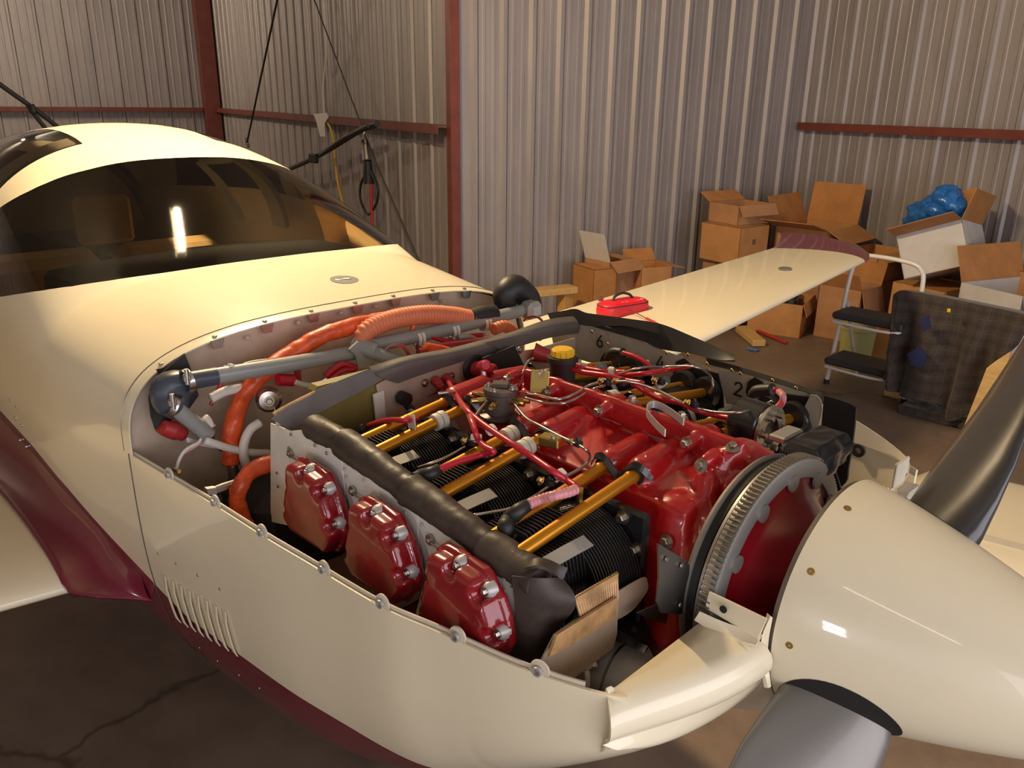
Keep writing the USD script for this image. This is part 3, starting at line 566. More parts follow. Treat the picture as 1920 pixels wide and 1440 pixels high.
# louvres of the near cowling side
for k in range(8):
    x = -1.055 + k * .034; z0, z1 = .715 + .006 * k, .835 + .004 * k; rows = []
    for z in np.linspace(z0, z1, 9):
        t = np.arcsin(((ZS - z) / (ZS - fB(x))) ** 1.65); p = low(np.array([x]), np.array([t]))[0]; s = min(1, (z1 - z) / .03, .25 + (z - z0) / .02); rows.append([p + A(-.014, .002, 0), p + A(-.004, -.002 * s, 0), p + A(.010, -.0055 * s, 0), p + A(.013, -.003 * s, 0)])
    obj('louver', shell(np.array(rows), .0015), M['cream'], lc)
for p in [(-1.058, -0.49, 0.8839), (-0.9819, -0.49, 0.8927), (-0.8954, -0.49, 0.9029), (-0.814, -0.49, 0.9084)] + [(-1.023, -0.495, 0.6511), (-0.9487, -0.495, 0.6558), (-0.862, -0.495, 0.6686), (-0.7811, -0.495, 0.6833)]:
    t = np.arcsin(min(1, ((ZS - p[2]) / (ZS - fB(p[0]))) ** 1.65)); q = low(np.array([p[0]]), np.array([t]))[0]; obj('rivet', lathe([(-.001, .001), (-.001, .0034), (.0012, .0026), (.0016, .0005)], q, (0, -1, 0), 10), M['steel_dark'], lc)
for p in [(-1.94, -0.57, 0.985), (-1.877, -0.57, 0.9842), (-1.919, -0.57, 0.9382), (-1.857, -0.57, 0.9363), (-1.92, -0.57, 0.8731), (-1.857, -0.57, 0.8744)] + [(-1.91, -0.57, 0.8334), (-1.848, -0.57, 0.8256), (-1.89, -0.57, 0.7838), (-1.847, -0.57, 0.7698)]:
    obj('rivet', lathe([(-.004, .001), (-.004, .005), (.001, .004), (.0014, .0005)], (p[0], -fW(p[0]) - .0005, p[2]), (0, -1, 0), 10), M['steel_dark'], fus)
# nose bowl lips and the split-line flanges
ZL = 1.112
def nose(sgn):
    rows = []
    for s in np.linspace(0, 1, 24):
        yi, yo = .398 + (.200 - .398) * s, .416 + (.166 - .416) * s; xi, xo = .006 - .006 * s, .030 + .062 * math.sin(s * PI / 2) ** 1.1
        pr = [(xi, ZL - .03), (xi, ZL), (xi + (xo - .03 - xi) * .5, ZL + .001)] + [(xo - .03 + .03 * math.cos(a), ZL - .032 + .032 * math.sin(a)) for a in np.linspace(PI / 2, -PI / 3.2, 10)]
        dz = .17 - .09 * s; pr += [(xo - .022, ZL - .045 - dz * .22), (xo - .045, ZL - .045 - dz * .4)]
        rows.append([(x, sgn * (yi + (yo - yi) * np.clip((x - xi) / max(xo - xi, .01), -1, 1.2)), z) for x, z in pr])
    P = np.array(rows); return shell(P if sgn > 0 else P[::-1], .004)
def chin(sgn):
    k = np.linspace(0, 1, 24); a = []
    for s in k:
        yi, yo = .398 + (.200 - .398) * s, .416 + (.166 - .416) * s; xi, xo = .006 - .006 * s, .030 + .062 * math.sin(s * PI / 2) ** 1.1
        a.append((xo - .03 + .03 * math.cos(-PI / 3.2), sgn * (yi + (yo - yi) * .85), ZL - .032 - .032 * math.sin(PI / 3.2)))
    a = np.array(a); b = low(np.full(24, .026), .30 + (PI / 2 - .30) * k ** 1.3); b[:, 1] *= -sgn; m = (a + b) / 2 + np.outer(.5 + .5 * k, (.012, 0, -.006)); rows = np.array([spline([p, q, r], 5) for p, q, r in zip(a, m, b)])
    return shell(rows if sgn > 0 else rows[::-1], .003)
for sg in (-1, 1): obj('nose_chin', chin(sg), M['cream'], plane, smooth=60)
lip = obj('inlet_lip', nose(-1), M['cream'], plane, smooth=60, label='rounded cream lower lip of the near cooling inlet')
obj('inlet_lip', nose(1), M['cream'], plane, smooth=60)
fq = A(*[(-0.0041, -0.195, 1.125), (-0.0009, -0.195, 1.151)], *[(0.0834, -0.172, 1.152), (0.0756, -0.172, 1.118)])
nf = obj('split_flange', poly3(fq, .004, (0, 1, 0)), M['cream'], plane, smooth=False, label='cream upright flange with two screw holes beside the ring gear')
for p in ([(0.027, -0.191, 1.142)][0], [(0.0579, -0.181, 1.136)][0]): obj('screw_hole', ring(A(*p) + A(0, -.001, 0), (0, 1, 0), .0005, .0052, .002, 18), M['dark'], nf)
obj('flange_root', strip([(-0.0041, -0.195, 1.125), (.03, -.187, 1.121), (0.0756, -0.172, 1.118)], [(-0.0065, -0.202, 1.113), (.03, -.20, 1.108), (0.0785, -0.19, 1.112)], .003), M['cream'], nf)
obj('front_edge', strip([(0.0834, -0.172, 1.152), (0.0756, -0.172, 1.118), (0.0785, -0.172, 1.088), (0.093, -0.172, 1.046)], [(0.0831, -0.165, 1.146), (0.0818, -0.165, 1.115), (0.084, -0.165, 1.086), (0.0939, -0.165, 1.045)], .006), M['cream'], nf)
col = []
for a in np.linspace(-2.5, .55, 40): col.append([A(.052, .01 + math.sin(a) * 0 - math.cos(a) * .155, 1.10 + math.sin(a) * .155 - .0), A(.074, .01 - math.cos(a) * .166, 1.10 + math.sin(a) * .166), A(.06, .01 - math.cos(a) * .185, 1.10 + math.sin(a) * .185), A(.0, .01 - math.cos(a) * .215, 1.095 + math.sin(a) * .205)])
col = np.array(col); col = col[col[:, 3, 2] < ZS - .01]; obj('spinner_collar', shell(col[::-1], .004), M['cream'], plane, smooth=60)
fb = obj('far_split_flange', join([rbox([(0.04, 0.3154, 1.183)][0], (.006, .05, .045), .002), rbox(A(*[(0.04, 0.3259, 1.167)][0]) + A(.012, 0, -.02), (.03, .052, .02), .004)]), M['cream_in'], plane, label='cream flange block of the far inlet')
fl2 = obj('cowling_flange', strip([(-.36, .485, 1.13), (-.2, .475, 1.14), (-.1, .46, 1.15), (.0, .43, 1.155), (.04, .33, 1.16)], [(-.36, .49, 1.165), (-.2, .48, 1.20), (-.1, .465, 1.19), (.0, .435, 1.165), (.045, .335, 1.175)], .003), M['cream_in'], plane, label='inner face of the far cowling edge')
obj('screw_lug', ring([(-0.0925, 0.465, 1.136)][0], (0, -1, 0), .006, .013, .006), M['steel_dark'], fl2)
# ---- deck, firewall
xs_d = np.linspace(-1.115, -1.545, 14); th = np.linspace(0, PI, 61)
def xb(t): return np.interp(np.minimum(t, PI - t), [0, .098, .196, .295, .393, .491, .589, .687, .785, .884, .982, 1.08, 1.178, 1.276, 1.4, 1.58], [-2.5, -2.33, -2.035, -1.875, -1.78, -1.718, -1.672, -1.639, -1.612, -1.593, -1.577, -1.566, -1.557, -1.551, -1.547, -1.546])
def xw(t): return np.interp(np.minimum(t, PI - t), [0, .2, .314, .43, .54, .66, .77, .885, 1.0, 1.114, 1.228, 1.58], [-2.21, -2.21, -2.21, -2.21, -2.20, -2.16, -2.115, -2.08, -2.06, -2.05, -2.04, -2.045])
T0 = .20                                                            # windshield corners
s = np.linspace(0, 1, 24)[:, None]
deckP = upp(-1.115 + (xb(th)[None] + 1.115) * s, th[None]); obj('deck', sheet(deckP, True), M['cream'], plane, smooth=60, label='cream deck between firewall and windshield')
tw = np.linspace(T0, PI - T0, 49); wsP = upp(xb(tw)[None] * (1 - s) + xw(tw)[None] * s, tw[None])
nodes = {'t': ('transparent_bsdf', {'color': (.60, .57, .52)}), 'g': ('glossy_bsdf', {'color': (.95, .95, .95), 'roughness': .03}), 'f': ('fresnel', {'IOR': 1.5}), 'm': ('mix_closure', {})}
M['plexi'] = usdkit.material(stage, '/World/Looks/plexi', nodes, [('f.fac', 'm.fac'), ('t.BSDF', 'm.closure1'), ('g.BSDF', 'm.closure2')], surface='m.closure')
obj('windshield', sheet(wsP, True), M['plexi'], plane, smooth=True, label='wide tinted wraparound windshield')
sides = []
for ta, tb in ((0, T0), (PI - T0, PI)):
    tt = np.linspace(ta, tb, 8); sides.append(sheet(upp(xb(tt)[None] * (1 - s) + xw(tt)[None] * s, tt[None]), True))
obj('windshield_corner', join(sides), M['cream'], plane, smooth=60)
# roof: cream band, then dark side windows between posts
XR = -2.25
band = upp(xw(th)[None] * (1 - s) + XR * s, th[None]); obj('roof_band', sheet(band, True), M['cream'], plane, smooth=60)
s2 = np.linspace(XR, -3.7, 20)[:, None]; ta, tb = .52, 1.30
for a, b, m, nm in ((0, ta, 'cream', 'cabin_side'), (ta, tb, 'plexi', 'side_window'), (tb, PI - tb, 'cream', 'roof'), (PI - tb, PI - ta, 'plexi', 'side_window'), (PI - ta, PI, 'cream', 'cabin_side')):
    tt = np.linspace(a, b, 16); obj(nm, sheet(upp(s2 + 0 * tt[None], tt[None]), True), M[m], plane, smooth=60)
s3 = np.linspace(-3.7, -7, 30)[:, None]; obj('tail_cone', join([sheet(upp(s3 + 0 * th[None], th[None]), True)]), M['cream'], plane, smooth=60)
fin = Polygon([(-6.0, 1.24), (-6.9, 2.35), (-7.35, 2.35), (-7.05, 1.2)]); obj('tail_fin', plate(fin, A(0, .03, 0), A(1, 0, 0), EZ, .06), M['cream'], plane)
# lip of the opening with its screws
lipc = upp(np.full(61, -1.113), th); lipi = upp(np.full(61, -1.113), th, .012) + A(.004, 0, 0)
ledge = obj('opening_lip', strip(upp(np.full(61, -1.122), th) + A(0, 0, .0015), upp(np.full(61, -1.104), th) + A(0, 0, -.002), .003, 2), M['cream'], plane, smooth=60)
fwp = upp(np.full(61, -1.122), th, .01); lw = low(np.full(41, -1.122), np.linspace(0, PI, 41), .012)
fw = obj('firewall', poly3(np.vstack([fwp, lw]), .012, (-1, 0, 0)), M['beige_panel'], plane, label='beige firewall behind the engine')
for px in (265, 318, 415, 510, 597, 680, 752, 826, 886):
    p = [(-1.08, -0.4614, 1.292), (-1.08, -0.3466, 1.314), (-1.08, -0.2331, 1.323), (-1.08, -0.1201, 1.334), (-1.08, -0.0041, 1.337), (-1.08, 0.1044, 1.334), (-1.08, 0.2247, 1.321), (-1.08, 0.3298, 1.306)]
for p in p:
    t = math.acos(np.clip(np.sign(p[1]) * (abs(p[1]) / fW(-1.1)) ** (3.2 / 2), -1, 1)); q = upp(np.array([-1.114]), np.array([t]))[0]
    obj('lip_screw', lathe([(0, .0005), (0, .0055), (.001, .005), (.0014, .001)], q + A(0, 0, .001), (0, 0, 1), 12), M['steel_dark'], ledge)
    obj('nut_plate', plate(Polygon([(-.015, .0), (.015, .0), (.009, -.019), (-.009, -.019)]), q + A(.009, 0, -.005), A(0, 1, 0), EZ, .003), M['steel_dark'], fw)
for p in [(-1.108, -0.278, 1.282), (-1.108, -0.1564, 1.294), (-1.108, -0.0461, 1.298), (-1.108, 0.0498, 1.298), (-1.108, 0.253, 1.279), (-1.108, -0.2978, 1.207)]: obj('rivet', lathe([(0, .0005), (0, .006), (.004, .004), (.005, .001)], p, (1, 0, 0), 10), M['beige_panel'], fw)
d = [(-1.284, 0.02, 1.329)][0]; q = upp(np.array([d[0]]), np.array([PI / 2 - .04]))[0]
obj('joggle_line', tube(upp(np.full(61, -1.136), th) + A(0, 0, .0004), .0011, 4, 0), M['steel_dark'], plane)
obj('oval_decal', lathe([(0, .0005), (.0, .036), (.0012, .036), (.0014, .0005)], q - A(0, 0, .0004), (.09, .02, 1), 32).apply_transform(trimesh.transformations.scale_matrix(1.0)), M['grey_decal'], plane, label='grey oval badge on the deck')
for k, pts in enumerate(([(-.022, -.008), (-.012, .008), (-.004, -.004), (.004, .008)], [(.004, -.008), (.012, .008), (.022, -.006)])): obj('badge_mark', tube([q + A(b * .9, a, .0016) for a, b in pts], .0012, 5, 3), M['alloy'], plane)
# ---- cabin inside
yl = np.linspace(-.42, .42, 21); gl = [[(x, y, z + .03 * (1 - (y / .5) ** 2)) for y in yl] for x, z in ((-1.60, 1.29), (-1.8, 1.295), (-2.0, 1.29), (-2.06, 1.27), (-2.08, 1.05))]
obj('glare_shield', shell(np.array(gl), .01), M['dark'], plane)
obj('cabin_floor', rbox((-2.9, 0, .62), (2.4, .9, .04), .01), M['dark'], plane)
obj('cabin_bulkhead', poly3(upp(np.full(31, -3.72), np.linspace(.15, PI - .15, 31), .03), .02, (1, 0, 0)), M['headliner'], plane)
lin = np.linspace(.2, PI - .2, 41); obj('cabin_lining', sheet(upp(np.linspace(-2.2, -3.7, 14)[:, None] + 0 * lin[None], lin[None], .03)[:, 13:28]), M['headliner'], plane, smooth=60)
obj('seat_panel', rbox([(-2.72, -0.0372, 1.338)][0], (.06, .19, .17), .03), M['tan_seat'], plane, label='tan seat back seen through the windshield')
for y in (-.24, .24):
    st = obj('seat', join([rbox((-2.62, y, .86), (.46, .40, .16), .06), rbox((-2.9, y, 1.02), (.13, .40, .40), .06, axes((1, 0, -.25), (0, 1, 0)))]), M['tan_seat'], plane)
for sg in (1, -1):
    tt = np.linspace(1.5, .3, 18) if sg > 0 else PI - np.linspace(1.5, .3, 18)
    o1 = upp(np.full(18, -2.30) - .1 * np.linspace(0, 1, 18) ** 2, tt, .03); o2 = upp(np.full(18, -2.40) - .1 * np.linspace(0, 1, 18) ** 2, tt, .03); obj('door_frame', strip(o1, o2, .02, 1), M['headliner'], plane)
obj('door_strap', strip([(-2.907, 0.44, 1.512), (-2.743, 0.44, 1.451), (-2.628, 0.44, 1.374), (-2.567, 0.44, 1.315)], [(-2.939, 0.43, 1.502), (-2.791, 0.43, 1.444), (-2.685, 0.43, 1.361), (-2.622, 0.43, 1.306)], .015), M['headliner'], plane, label='pale curved door frame seen through the windshield')
obj('door_pillar', tube(upp(np.linspace(-2.45, -2.3, 14), PI - np.linspace(1.2, .3, 14), .05), .03, 8, 0), M['dark'], plane)
# ---- wings
def wing(sg):
    def sect(y, xl, xt, z, th=.13):
        c = xl - xt; k = np.linspace(0, 1, 26); s = (1 - np.cos(k * PI)) / 2
        yt = 5 * th * (.2969 * np.sqrt(s) - .126 * s - .3516 * s**2 + .2843 * s**3 - .1036 * s**4)
        u = np.stack([xl - c * s, 0 * s + sg * y, z + c * (yt * .85)], 1); l = np.stack([xl - c * s, 0 * s + sg * y, z - c * yt * .75], 1); return np.vstack([u[::-1], l[1:]])
    ys = np.linspace(.50, 3.50, 14); rows = [sect(y, np.interp(y, [.5, 1.9, 3.56], [-1.33, -1.36, -1.43]), np.interp(y, [.5, 1.4, 3.56], [-2.30, -2.17, -1.99]), .70 + .080 * (y - .6) + .010) for y in ys]
    tips = [sect(y, xl, xt, .70 + .080 * (y - .6) + .010 + dz, .11) for y, xl, xt, dz in ((3.50, -1.425, -2.0, 0), (3.56, -1.43, -2.005, .003), (3.64, -1.47, -2.03, .008), (3.74, -1.57, -2.08, .016), (3.80, -1.8, -2.12, .024))]
    w = obj('wing', sheet(np.array(rows), sg > 0), M['cream'], plane, smooth=50)
    tp = np.array(tips); obj('wing_tip', join([sheet(tp, sg > 0), poly3(tp[-1], .004, (0, sg, 0))]), M['burgundy'], w, smooth=50, label='burgundy wing tip')
    # root fillet: from the body's stripe line out onto the wing, wrapping down round the leading edge
    F = []
    for x in np.linspace(-1.19, -2.5, 44):
        q = np.linspace(0, 1, 12); zs = np.interp(x, XS, ZSTR); c = np.clip((-1.33 - x) / .97, 0, 1)
        up = 5 * .13 * (.2969 * np.sqrt(c) - .126 * c - .3516 * c**2 + .2843 * c**3 - .1036 * c**4) * .97 * .85
        y0 = -low(np.array([x]), t_at(np.array([x])))[0, 1] - .004; lead = np.clip((x + 1.345) / .15, 0, 1) ** 2
        y1 = .665 + (y0 - .02 - .665) * lead; z1 = (.722 + up) * (1 - lead) + (zs - .10) * lead; zb = z1 - .012 - .10 * min(1, c * 14)
        F.append([(x, sg * (y0 + (y1 - y0) * k ** 1.9), zs + (z1 - zs) * (1 - (1 - k) ** 1.9)) for k in q] + [(x, sg * y1, (z1 + zb) / 2), (x, sg * (y1 - .03), zb), (x, sg * (y0 - .1), zb)])
    F = np.array(F); obj('wing_fillet', sheet(F, sg < 0), M['burgundy'], plane, smooth=60, label='burgundy fillet at the wing root')
    return w, rows
wl, rows = wing(1); wr, _ = wing(-1)
c = [(-1.625, 2.982, 0.9437)][0]; obj('fuel_cap', lathe([(0, .0005), (0, .035), (.004, .034), (.005, .03), (.003, .0005)], A(*c) - A(0, 0, .006), (0, -.075, 1), 28), M['grey_decal'], wl, label='dark round fuel cap')
obj('flap_gap', strip([A(-2.02, .75, .725 + .012), A(-1.84, 3.4, .925 - .0)], [A(-2.03, .75, .723 + .012), A(-1.85, 3.4, .923)], .001), M['cream_in'], wl)
# ---- landing gear (under the body)
for nm, p0, p1 in (('main_gear_leg', (-2.25, -.9, .62), (-2.25, -1.15, .2)), ('main_gear_leg', (-2.25, .9, .62), (-2.25, 1.15, .2)), ('nose_gear_leg', (-1.2, 0, .5), (-1.1, 0, .18))):
    g = obj(nm, cyl(p0, p1, .035), M['white_tube'], plane); q = A(*p1); obj('wheel', lathe([(-.05, .03), (-.05, .12), (-.03, .17), (0, .18), (.03, .17), (.05, .12), (.05, .03)], (q[0], q[1], .18), (0, 1, 0), 28), M['rubber_tyre'], g)
# ------------------------------------------------------------------ propeller
SX, SR, SL, SC = .086, .170, .44, A(0, .006, 1.108)
prop = thing('propeller', 'two blade propeller with a large cream spinner', 'propeller', SC)
xx = np.r_[0, np.linspace(0, 1, 40) ** 1.0]; pr = [(0., SR - .012), (0., SR)] + [(SL * t, max(SR * (1 - t ** 1.22) ** .775, .0005)) for t in np.linspace(.0, .999, 44)[1:]]
spn = obj('spinner', lathe(pr, SC + A(SX, 0, 0), (1, 0, 0), 96), M['cream'], prop, smooth=60)
obj('backplate', lathe([(0, .03), (0, SR - .004), (.012, SR - .004), (.012, .03)], SC + A(SX - .008, 0, 0), (1, 0, 0), 64), M['steel_dark'], prop)
def on_spin(a, t):
    r = SR * (1 - t ** 1.22) ** .775; dr = (SR * (1 - (t + .01) ** 1.22) ** .775 - r) / (.01 * SL); n = A(0, math.cos(a), math.sin(a)); return SC + A(SX + SL * t, 0, 0) + n * r, nrm(n - A(dr, 0, 0))
for a, t in ((1.083, .042), (1.866, .044), (2.493, .047), (3.098, .0495), (.45, .045), (-2.5, .05), (-1.87, .05), (-1.2, .05), (-.6, .05)):
    q, n = on_spin(a, t); obj('screw', lathe([(.0, .0005), (.0006, .0022), (.0004, .0048), (-.001, .005)], q, n, 16), M['brass'], prop)
BX, BA = SX + .078, math.radians(35)
for ab in (BA, BA + PI):
    rows = [[(lambda qn: qn[0] + qn[1] * .0007)(on_spin(ab + rr * .44 * math.cos(k), .18 + rr * .17 * math.sin(k))) for k in np.linspace(0, 2 * PI, 49)] for rr in np.linspace(.02, 1, 9)]
    obj('blade_cutout', sheet(np.array(rows), True), M['dark'], prop, smooth=60, label='dark cut-out in the spinner around a blade root')
def blade(ang, m):
    ry = A(0, math.cos(ang), math.sin(ang)); tz = np.cross(A(1, 0, 0), ry); rows = []
    for r in np.r_[.05, .11, .15, .2, .26, .33, .42, .55, .7, .85, .95, .985]:
        ch = np.interp(r, [.05, .11, .16, .26, .42, .7, .95, .985], [.085, .12, .15, .17, .165, .13, .08, .03]); tk = np.interp(r, [.05, .12, .2, .3, .5, .95], [.075, .07, .045, .03, .02, .008]); pit = math.radians(np.interp(r, [.1, .2, .4, .95], [62, 54, 38, 20]))
        k = np.linspace(0, 2 * PI, 33)[:-1]; a, b = ch / 2 * np.cos(k), tk / 2 * np.sin(k) * (1 + .25 * np.cos(k)); cx = A(1, 0, 0) * math.sin(pit) + tz * math.cos(pit); cn = A(1, 0, 0) * math.cos(pit) - tz * math.sin(pit)
        rows.append(SC + A(BX - SC[0] * 0, 0, 0) + ry * r + np.outer(a, cx) + np.outer(b, cn))
    V = np.vstack(rows); f = list(grid_faces(len(rows), 32, True)); v, f = tri(V, np.array(f)); k = len(v); v = np.vstack([v, rows[-1].mean(0)]); f = np.vstack([f, [[k, (len(rows) - 1) * 32 + j, (len(rows) - 1) * 32 + (j + 1) % 32] for j in range(32)]])
    obj('blade', trimesh.Trimesh(v, f, process=False), M[m], prop, smooth=60)
blade(BA, 'prop'); blade(BA + PI, 'prop_grey')

# ------------------------------------------------------------------ the engine
eng = thing('aircraft_engine', 'red six cylinder aircraft engine with gold pushrod tubes in the open cowling', 'engine', (-.35, 0, ZC))
PITCH = .1953
CN = [-.216 - PITCH * i for i in range(3)]                           # near cylinders, front to rear
CFAR = [-.222 - PITCH * i for i in range(3)]
def rod_ends(c, sg, k):
    """case end and outer end of the pushrod tubes (k = 0 forward, 1 rear)"""
    dx = (.026, -.033)[k]; ox = (.031, -.024)[k]
    return A(c + dx, sg * .105, 1.234 - .006 * k), A(c + ox, sg * .355, 1.200)
# crankcase as one cast body
X = field((-.72, -.19, .92), (.0, .19, 1.32), .0055)
q = X.copy(); ay = np.abs(X[..., 1]); z = X[..., 2]; xx_ = X[..., 0]
roof = np.maximum.reduce([(z - 1.246) + ay * .26, ay - .125 - .25 * np.clip(1.2 - z, 0, .1), 1.0 - z, xx_ + .085, -.56 - xx_])
F = roof
F = smin(F, sd_box(X, (-.33, 0, 1.05), (.27, .135, .115), .02), .03)
for sg in (-1, 1):
    for c in (CN if sg < 0 else CFAR):
        for k in (0, 1):
            a, b = rod_ends(c, sg, k); d = nrm(a - b); F = smin(F, sd_cap(X, a + d * .085, a + d * .012, .0195, .0235), .010)
    for x in (-.165, -.36, -.555): F = smin(F, sd_cap(X, (x, sg * .02, 1.245), (x, sg * .135, 1.15), .011), .010)
# spine flange with bolt bosses
F = smin(F, sd_box(X, (-.31, 0, 1.272), (.235, .0075, .022), .002), .004)
for x, y in ((-.565, -.012), (-.46, -.014), (-.335, -.016), (-.30, .016), (-.20, .016), (-.155, -.02), (-.088, .0), (-.10, -.05)): F = smin(F, sd_cap(X, (x, y - .01, 1.272), (x, y + .01, 1.276), .0105), .004)
# front webs and nose
for y in (-.085, -.03, .055): F = smin(F, sd_cap(X, (-.10, y * .7, 1.265 - abs(y) * .3), (-.052, y * 1.25, 1.12), .017, .022), .012)
F = smin(F, sd_cap(X, (-.115, -.105, 1.20), (-.08, -.15, 1.02), .022, .026), .018)
F = smin(F, sd_cylx(X, (-.045, 0, ZC + .01), .108, .04, .012), .02)
F = smin(F, sd_cap(X, (-.10, .035, 1.225), (-.015, .06, 1.205), .05, .045), .03)
F = smin(F, sd_box(X, (-.045, .035, 1.165), (.04, .085, .085), .03), .008)
F = smin(F, sd_box(X, (-.075, 0, 1.05), (.02, .15, .10), .02), .02)
for y, zz in ((-.10, 1.15), (-.125, 1.06), (.10, 1.15)): F = smin(F, sd_cap(X, (-.09, y, zz), (-.045, y, zz), .016), .012)
# hollows between the webs, and casting unevenness
for y in (-.058, .012): 
    F = -smin(-F, sd_cap(X, (-.046, y, 1.235), (-.028, y * 1.15, 1.14), .023), .008)
F = F + (meshkit.fbm(X * 24, 3, 4) - .5) * .0028
case = obj('crankcase', nets(F, X[0, 0, 0], .0055), M['engine_red'], eng, smooth=True, label='glossy red painted crankcase')
for p, d in (((-.565, -.024, 1.272), (0, -1, 0)), ((-.46, -.026, 1.274), (0, -1, 0)), ((-.335, -.029, 1.274), (0, -1, 0)), ((-.155, -.033, 1.274), (0, -1, 0)), ((-.10, -.074, 1.268), (0, -1, .3)), ((-.088, -.012, 1.282), (.2, -.5, 1)), ((-.30, .014, 1.29), (0, 0, 1)), ((-.20, .014, 1.29), (0, 0, 1)), ((-.045, -.100, 1.15), (1, -.3, 0)), ((-.045, -.125, 1.06), (1, -.3, 0)), ((-.10, -.145, 1.17), (0, -1, .2))):
    obj('case_bolt', hexbolt(p, d, .0072, .010), M['bolt'], case)
obj('sump', rbox((-.38, 0, .88), (.60, .30, .2), .05), M['black_metal'], eng)
for k, w in ((0, [(-.255, .004, 1.300), (-.235, -.012, 1.318), (-.205, -.012, 1.318), (-.185, .0, 1.308), (-.165, .03, 1.295)]), ):
    pass
# lifting eye strap on the spine
P = [(-0.2556, -0.005, 1.293), (-0.2455, -0.005, 1.302), (-0.2443, 0.02, 1.294), (-0.2013, 0.02, 1.286)]
s = [(-0.1626, -0.0821, 1.302), (-0.1887, -0.0671, 1.302), (-0.2257, -0.0417, 1.302), (-0.2444, -0.0203, 1.302), (-0.2513, 0.0012, 1.302), (-0.2396, 0.007, 1.302), (-0.2094, -0.0024, 1.302), (-0.1695, -0.0226, 1.302)]
obj('lifting_strap', strip(A(*s) + A(0, .0, .006), A(*s) - A(0, .0, .006), .002, 4), M['alloy'], eng)
# cylinders
def cylinder(c, sg):
    cyln = obj('cylinder', join([cyl((c, sg * .13, ZC), (c, sg * .30, ZC), .080, n=28), rbox((c, sg * .32, ZC), (.14, .10, .15), .02)]), M['fin_black'], eng)
    F = []
    for k in range(17):
        y = sg * (.176 + k * .0056); F.append(lathe([(0, .075), (0, .097), (.0019, .097), (.0019, .075)], (c, y, ZC), (0, 1, 0), 40))
    pg = Polygon([(-.085, -.08), (.060, -.08), (.072, -.02), (.074, .05), (.066, .086), (.05, .094), (-.075, .094), (-.085, .08)]).buffer(-.02).buffer(.02)
    for k in range(14):
        y = .270 + k * .0066
        F.append(plate(affinity.scale(pg, 1 - .0012 * k, 1 - .002 * k, origin=(0, 0)), A(c, sg * y, ZC), A(1, 0, 0), EZ, .0022))
    obj('cooling_fins', join(F), M['fin_black'], cyln, kind='stuff', smooth=False)
    # small upright fin pack between the pushrod tubes
    F = []
    for k in range(11):
        y = .262 + k * .0070; F.append(plate(sbox(-.016, .08, .021, .118 - .0006 * k).buffer(-.006).buffer(.006), A(c + .001, sg * y, ZC), A(1, 0, 0), EZ, .0018))
    obj('top_fins', join(F), M['fin_black'], cyln, kind='stuff', smooth=False)
    obj('base_flange', rbox((c, sg * .160, ZC + .005), (.185, .016, .205), .03), M['black_metal'], cyln)
    for dx, dz in ((.078, .05), (-.078, .05), (.08, -.04), (.052, .092), (-.05, .092)): obj('base_nut', hexbolt((c + dx, sg * .168, ZC + dz), (0, sg, 0), .0075, .010), M['bolt'], cyln)
    if sg < 0: obj('baffle_strip', strip([(c + .058, sg * .262, ZC + .101), (c + .058, sg * .31, ZC + .100), (c + .058, sg * .380, ZC + .096)], [(c + .078, sg * .262, ZC + .094), (c + .078, sg * .31, ZC + .093), (c + .078, sg * .380, ZC + .089)], .002), M['alloy'], cyln)
    else: obj('baffle_strip', tube([(c - .095, sg * .25, ZC + .05), (c - .075, sg * .255, ZC + .10), (c, sg * .26, ZC + .112), (c + .07, sg * .26, ZC + .10), (c + .095, sg * .26, ZC + .04)], .006, 8, 6, sq=.3), M['alloy'], cyln)
for c in CN: cylinder(c, -1)
for c in CFAR: cylinder(c, 1)
# pushrod tubes, their clamps and the black retaining springs
for sg in (-1, 1):
    for c in (CN if sg < 0 else CFAR):
        for k in (0, 1):
            a, b = rod_ends(c, sg, k); d = nrm(b - a); b2 = b + d * .016
            pt = obj('pushrod_tube', tube([a - d * .03, a + d * .02, a + d * .021, b2], [.0112, .0112, .0100, .0100], 20, 0), M['gold'], eng, smooth=True)
            obj('tube_seal', tube([a + d * .001, a + d * .010], .0165, 18, 0), M['black_rubber'], pt)
            if sg > 0: obj('tube_seat', join([lathe([(0, .001), (0, .030), (.012, .034), (.016, .034), (.016, .001)], b + d * .004, d, 26)]), M['black_metal'], pt)
        a, b = rod_ends(c, sg, 0); a2, _ = rod_ends(c, sg, 1)
        m = (a + a2) / 2; e = nrm(a - a2); y0 = sg * .113
        s = [(a + e * .030)[:], (a + e * .018) + A(0, sg * .01, .018), (a + A(0, sg * .012, .021)), (a - e * .02) + A(0, sg * .01, .003), m + A(0, sg * .008, -.006), (a2 + e * .02) + A(0, sg * .01, .003), (a2 + A(0, sg * .012, .021)), (a2 - e * .018) + A(0, sg * .01, .016), a2 - e * .03]
        obj('retaining_spring', strip(np.array(s) + A(0, 0, .002), np.array(s) + A(0, sg * .006, -.007), .0015), M['black_metal'], eng)
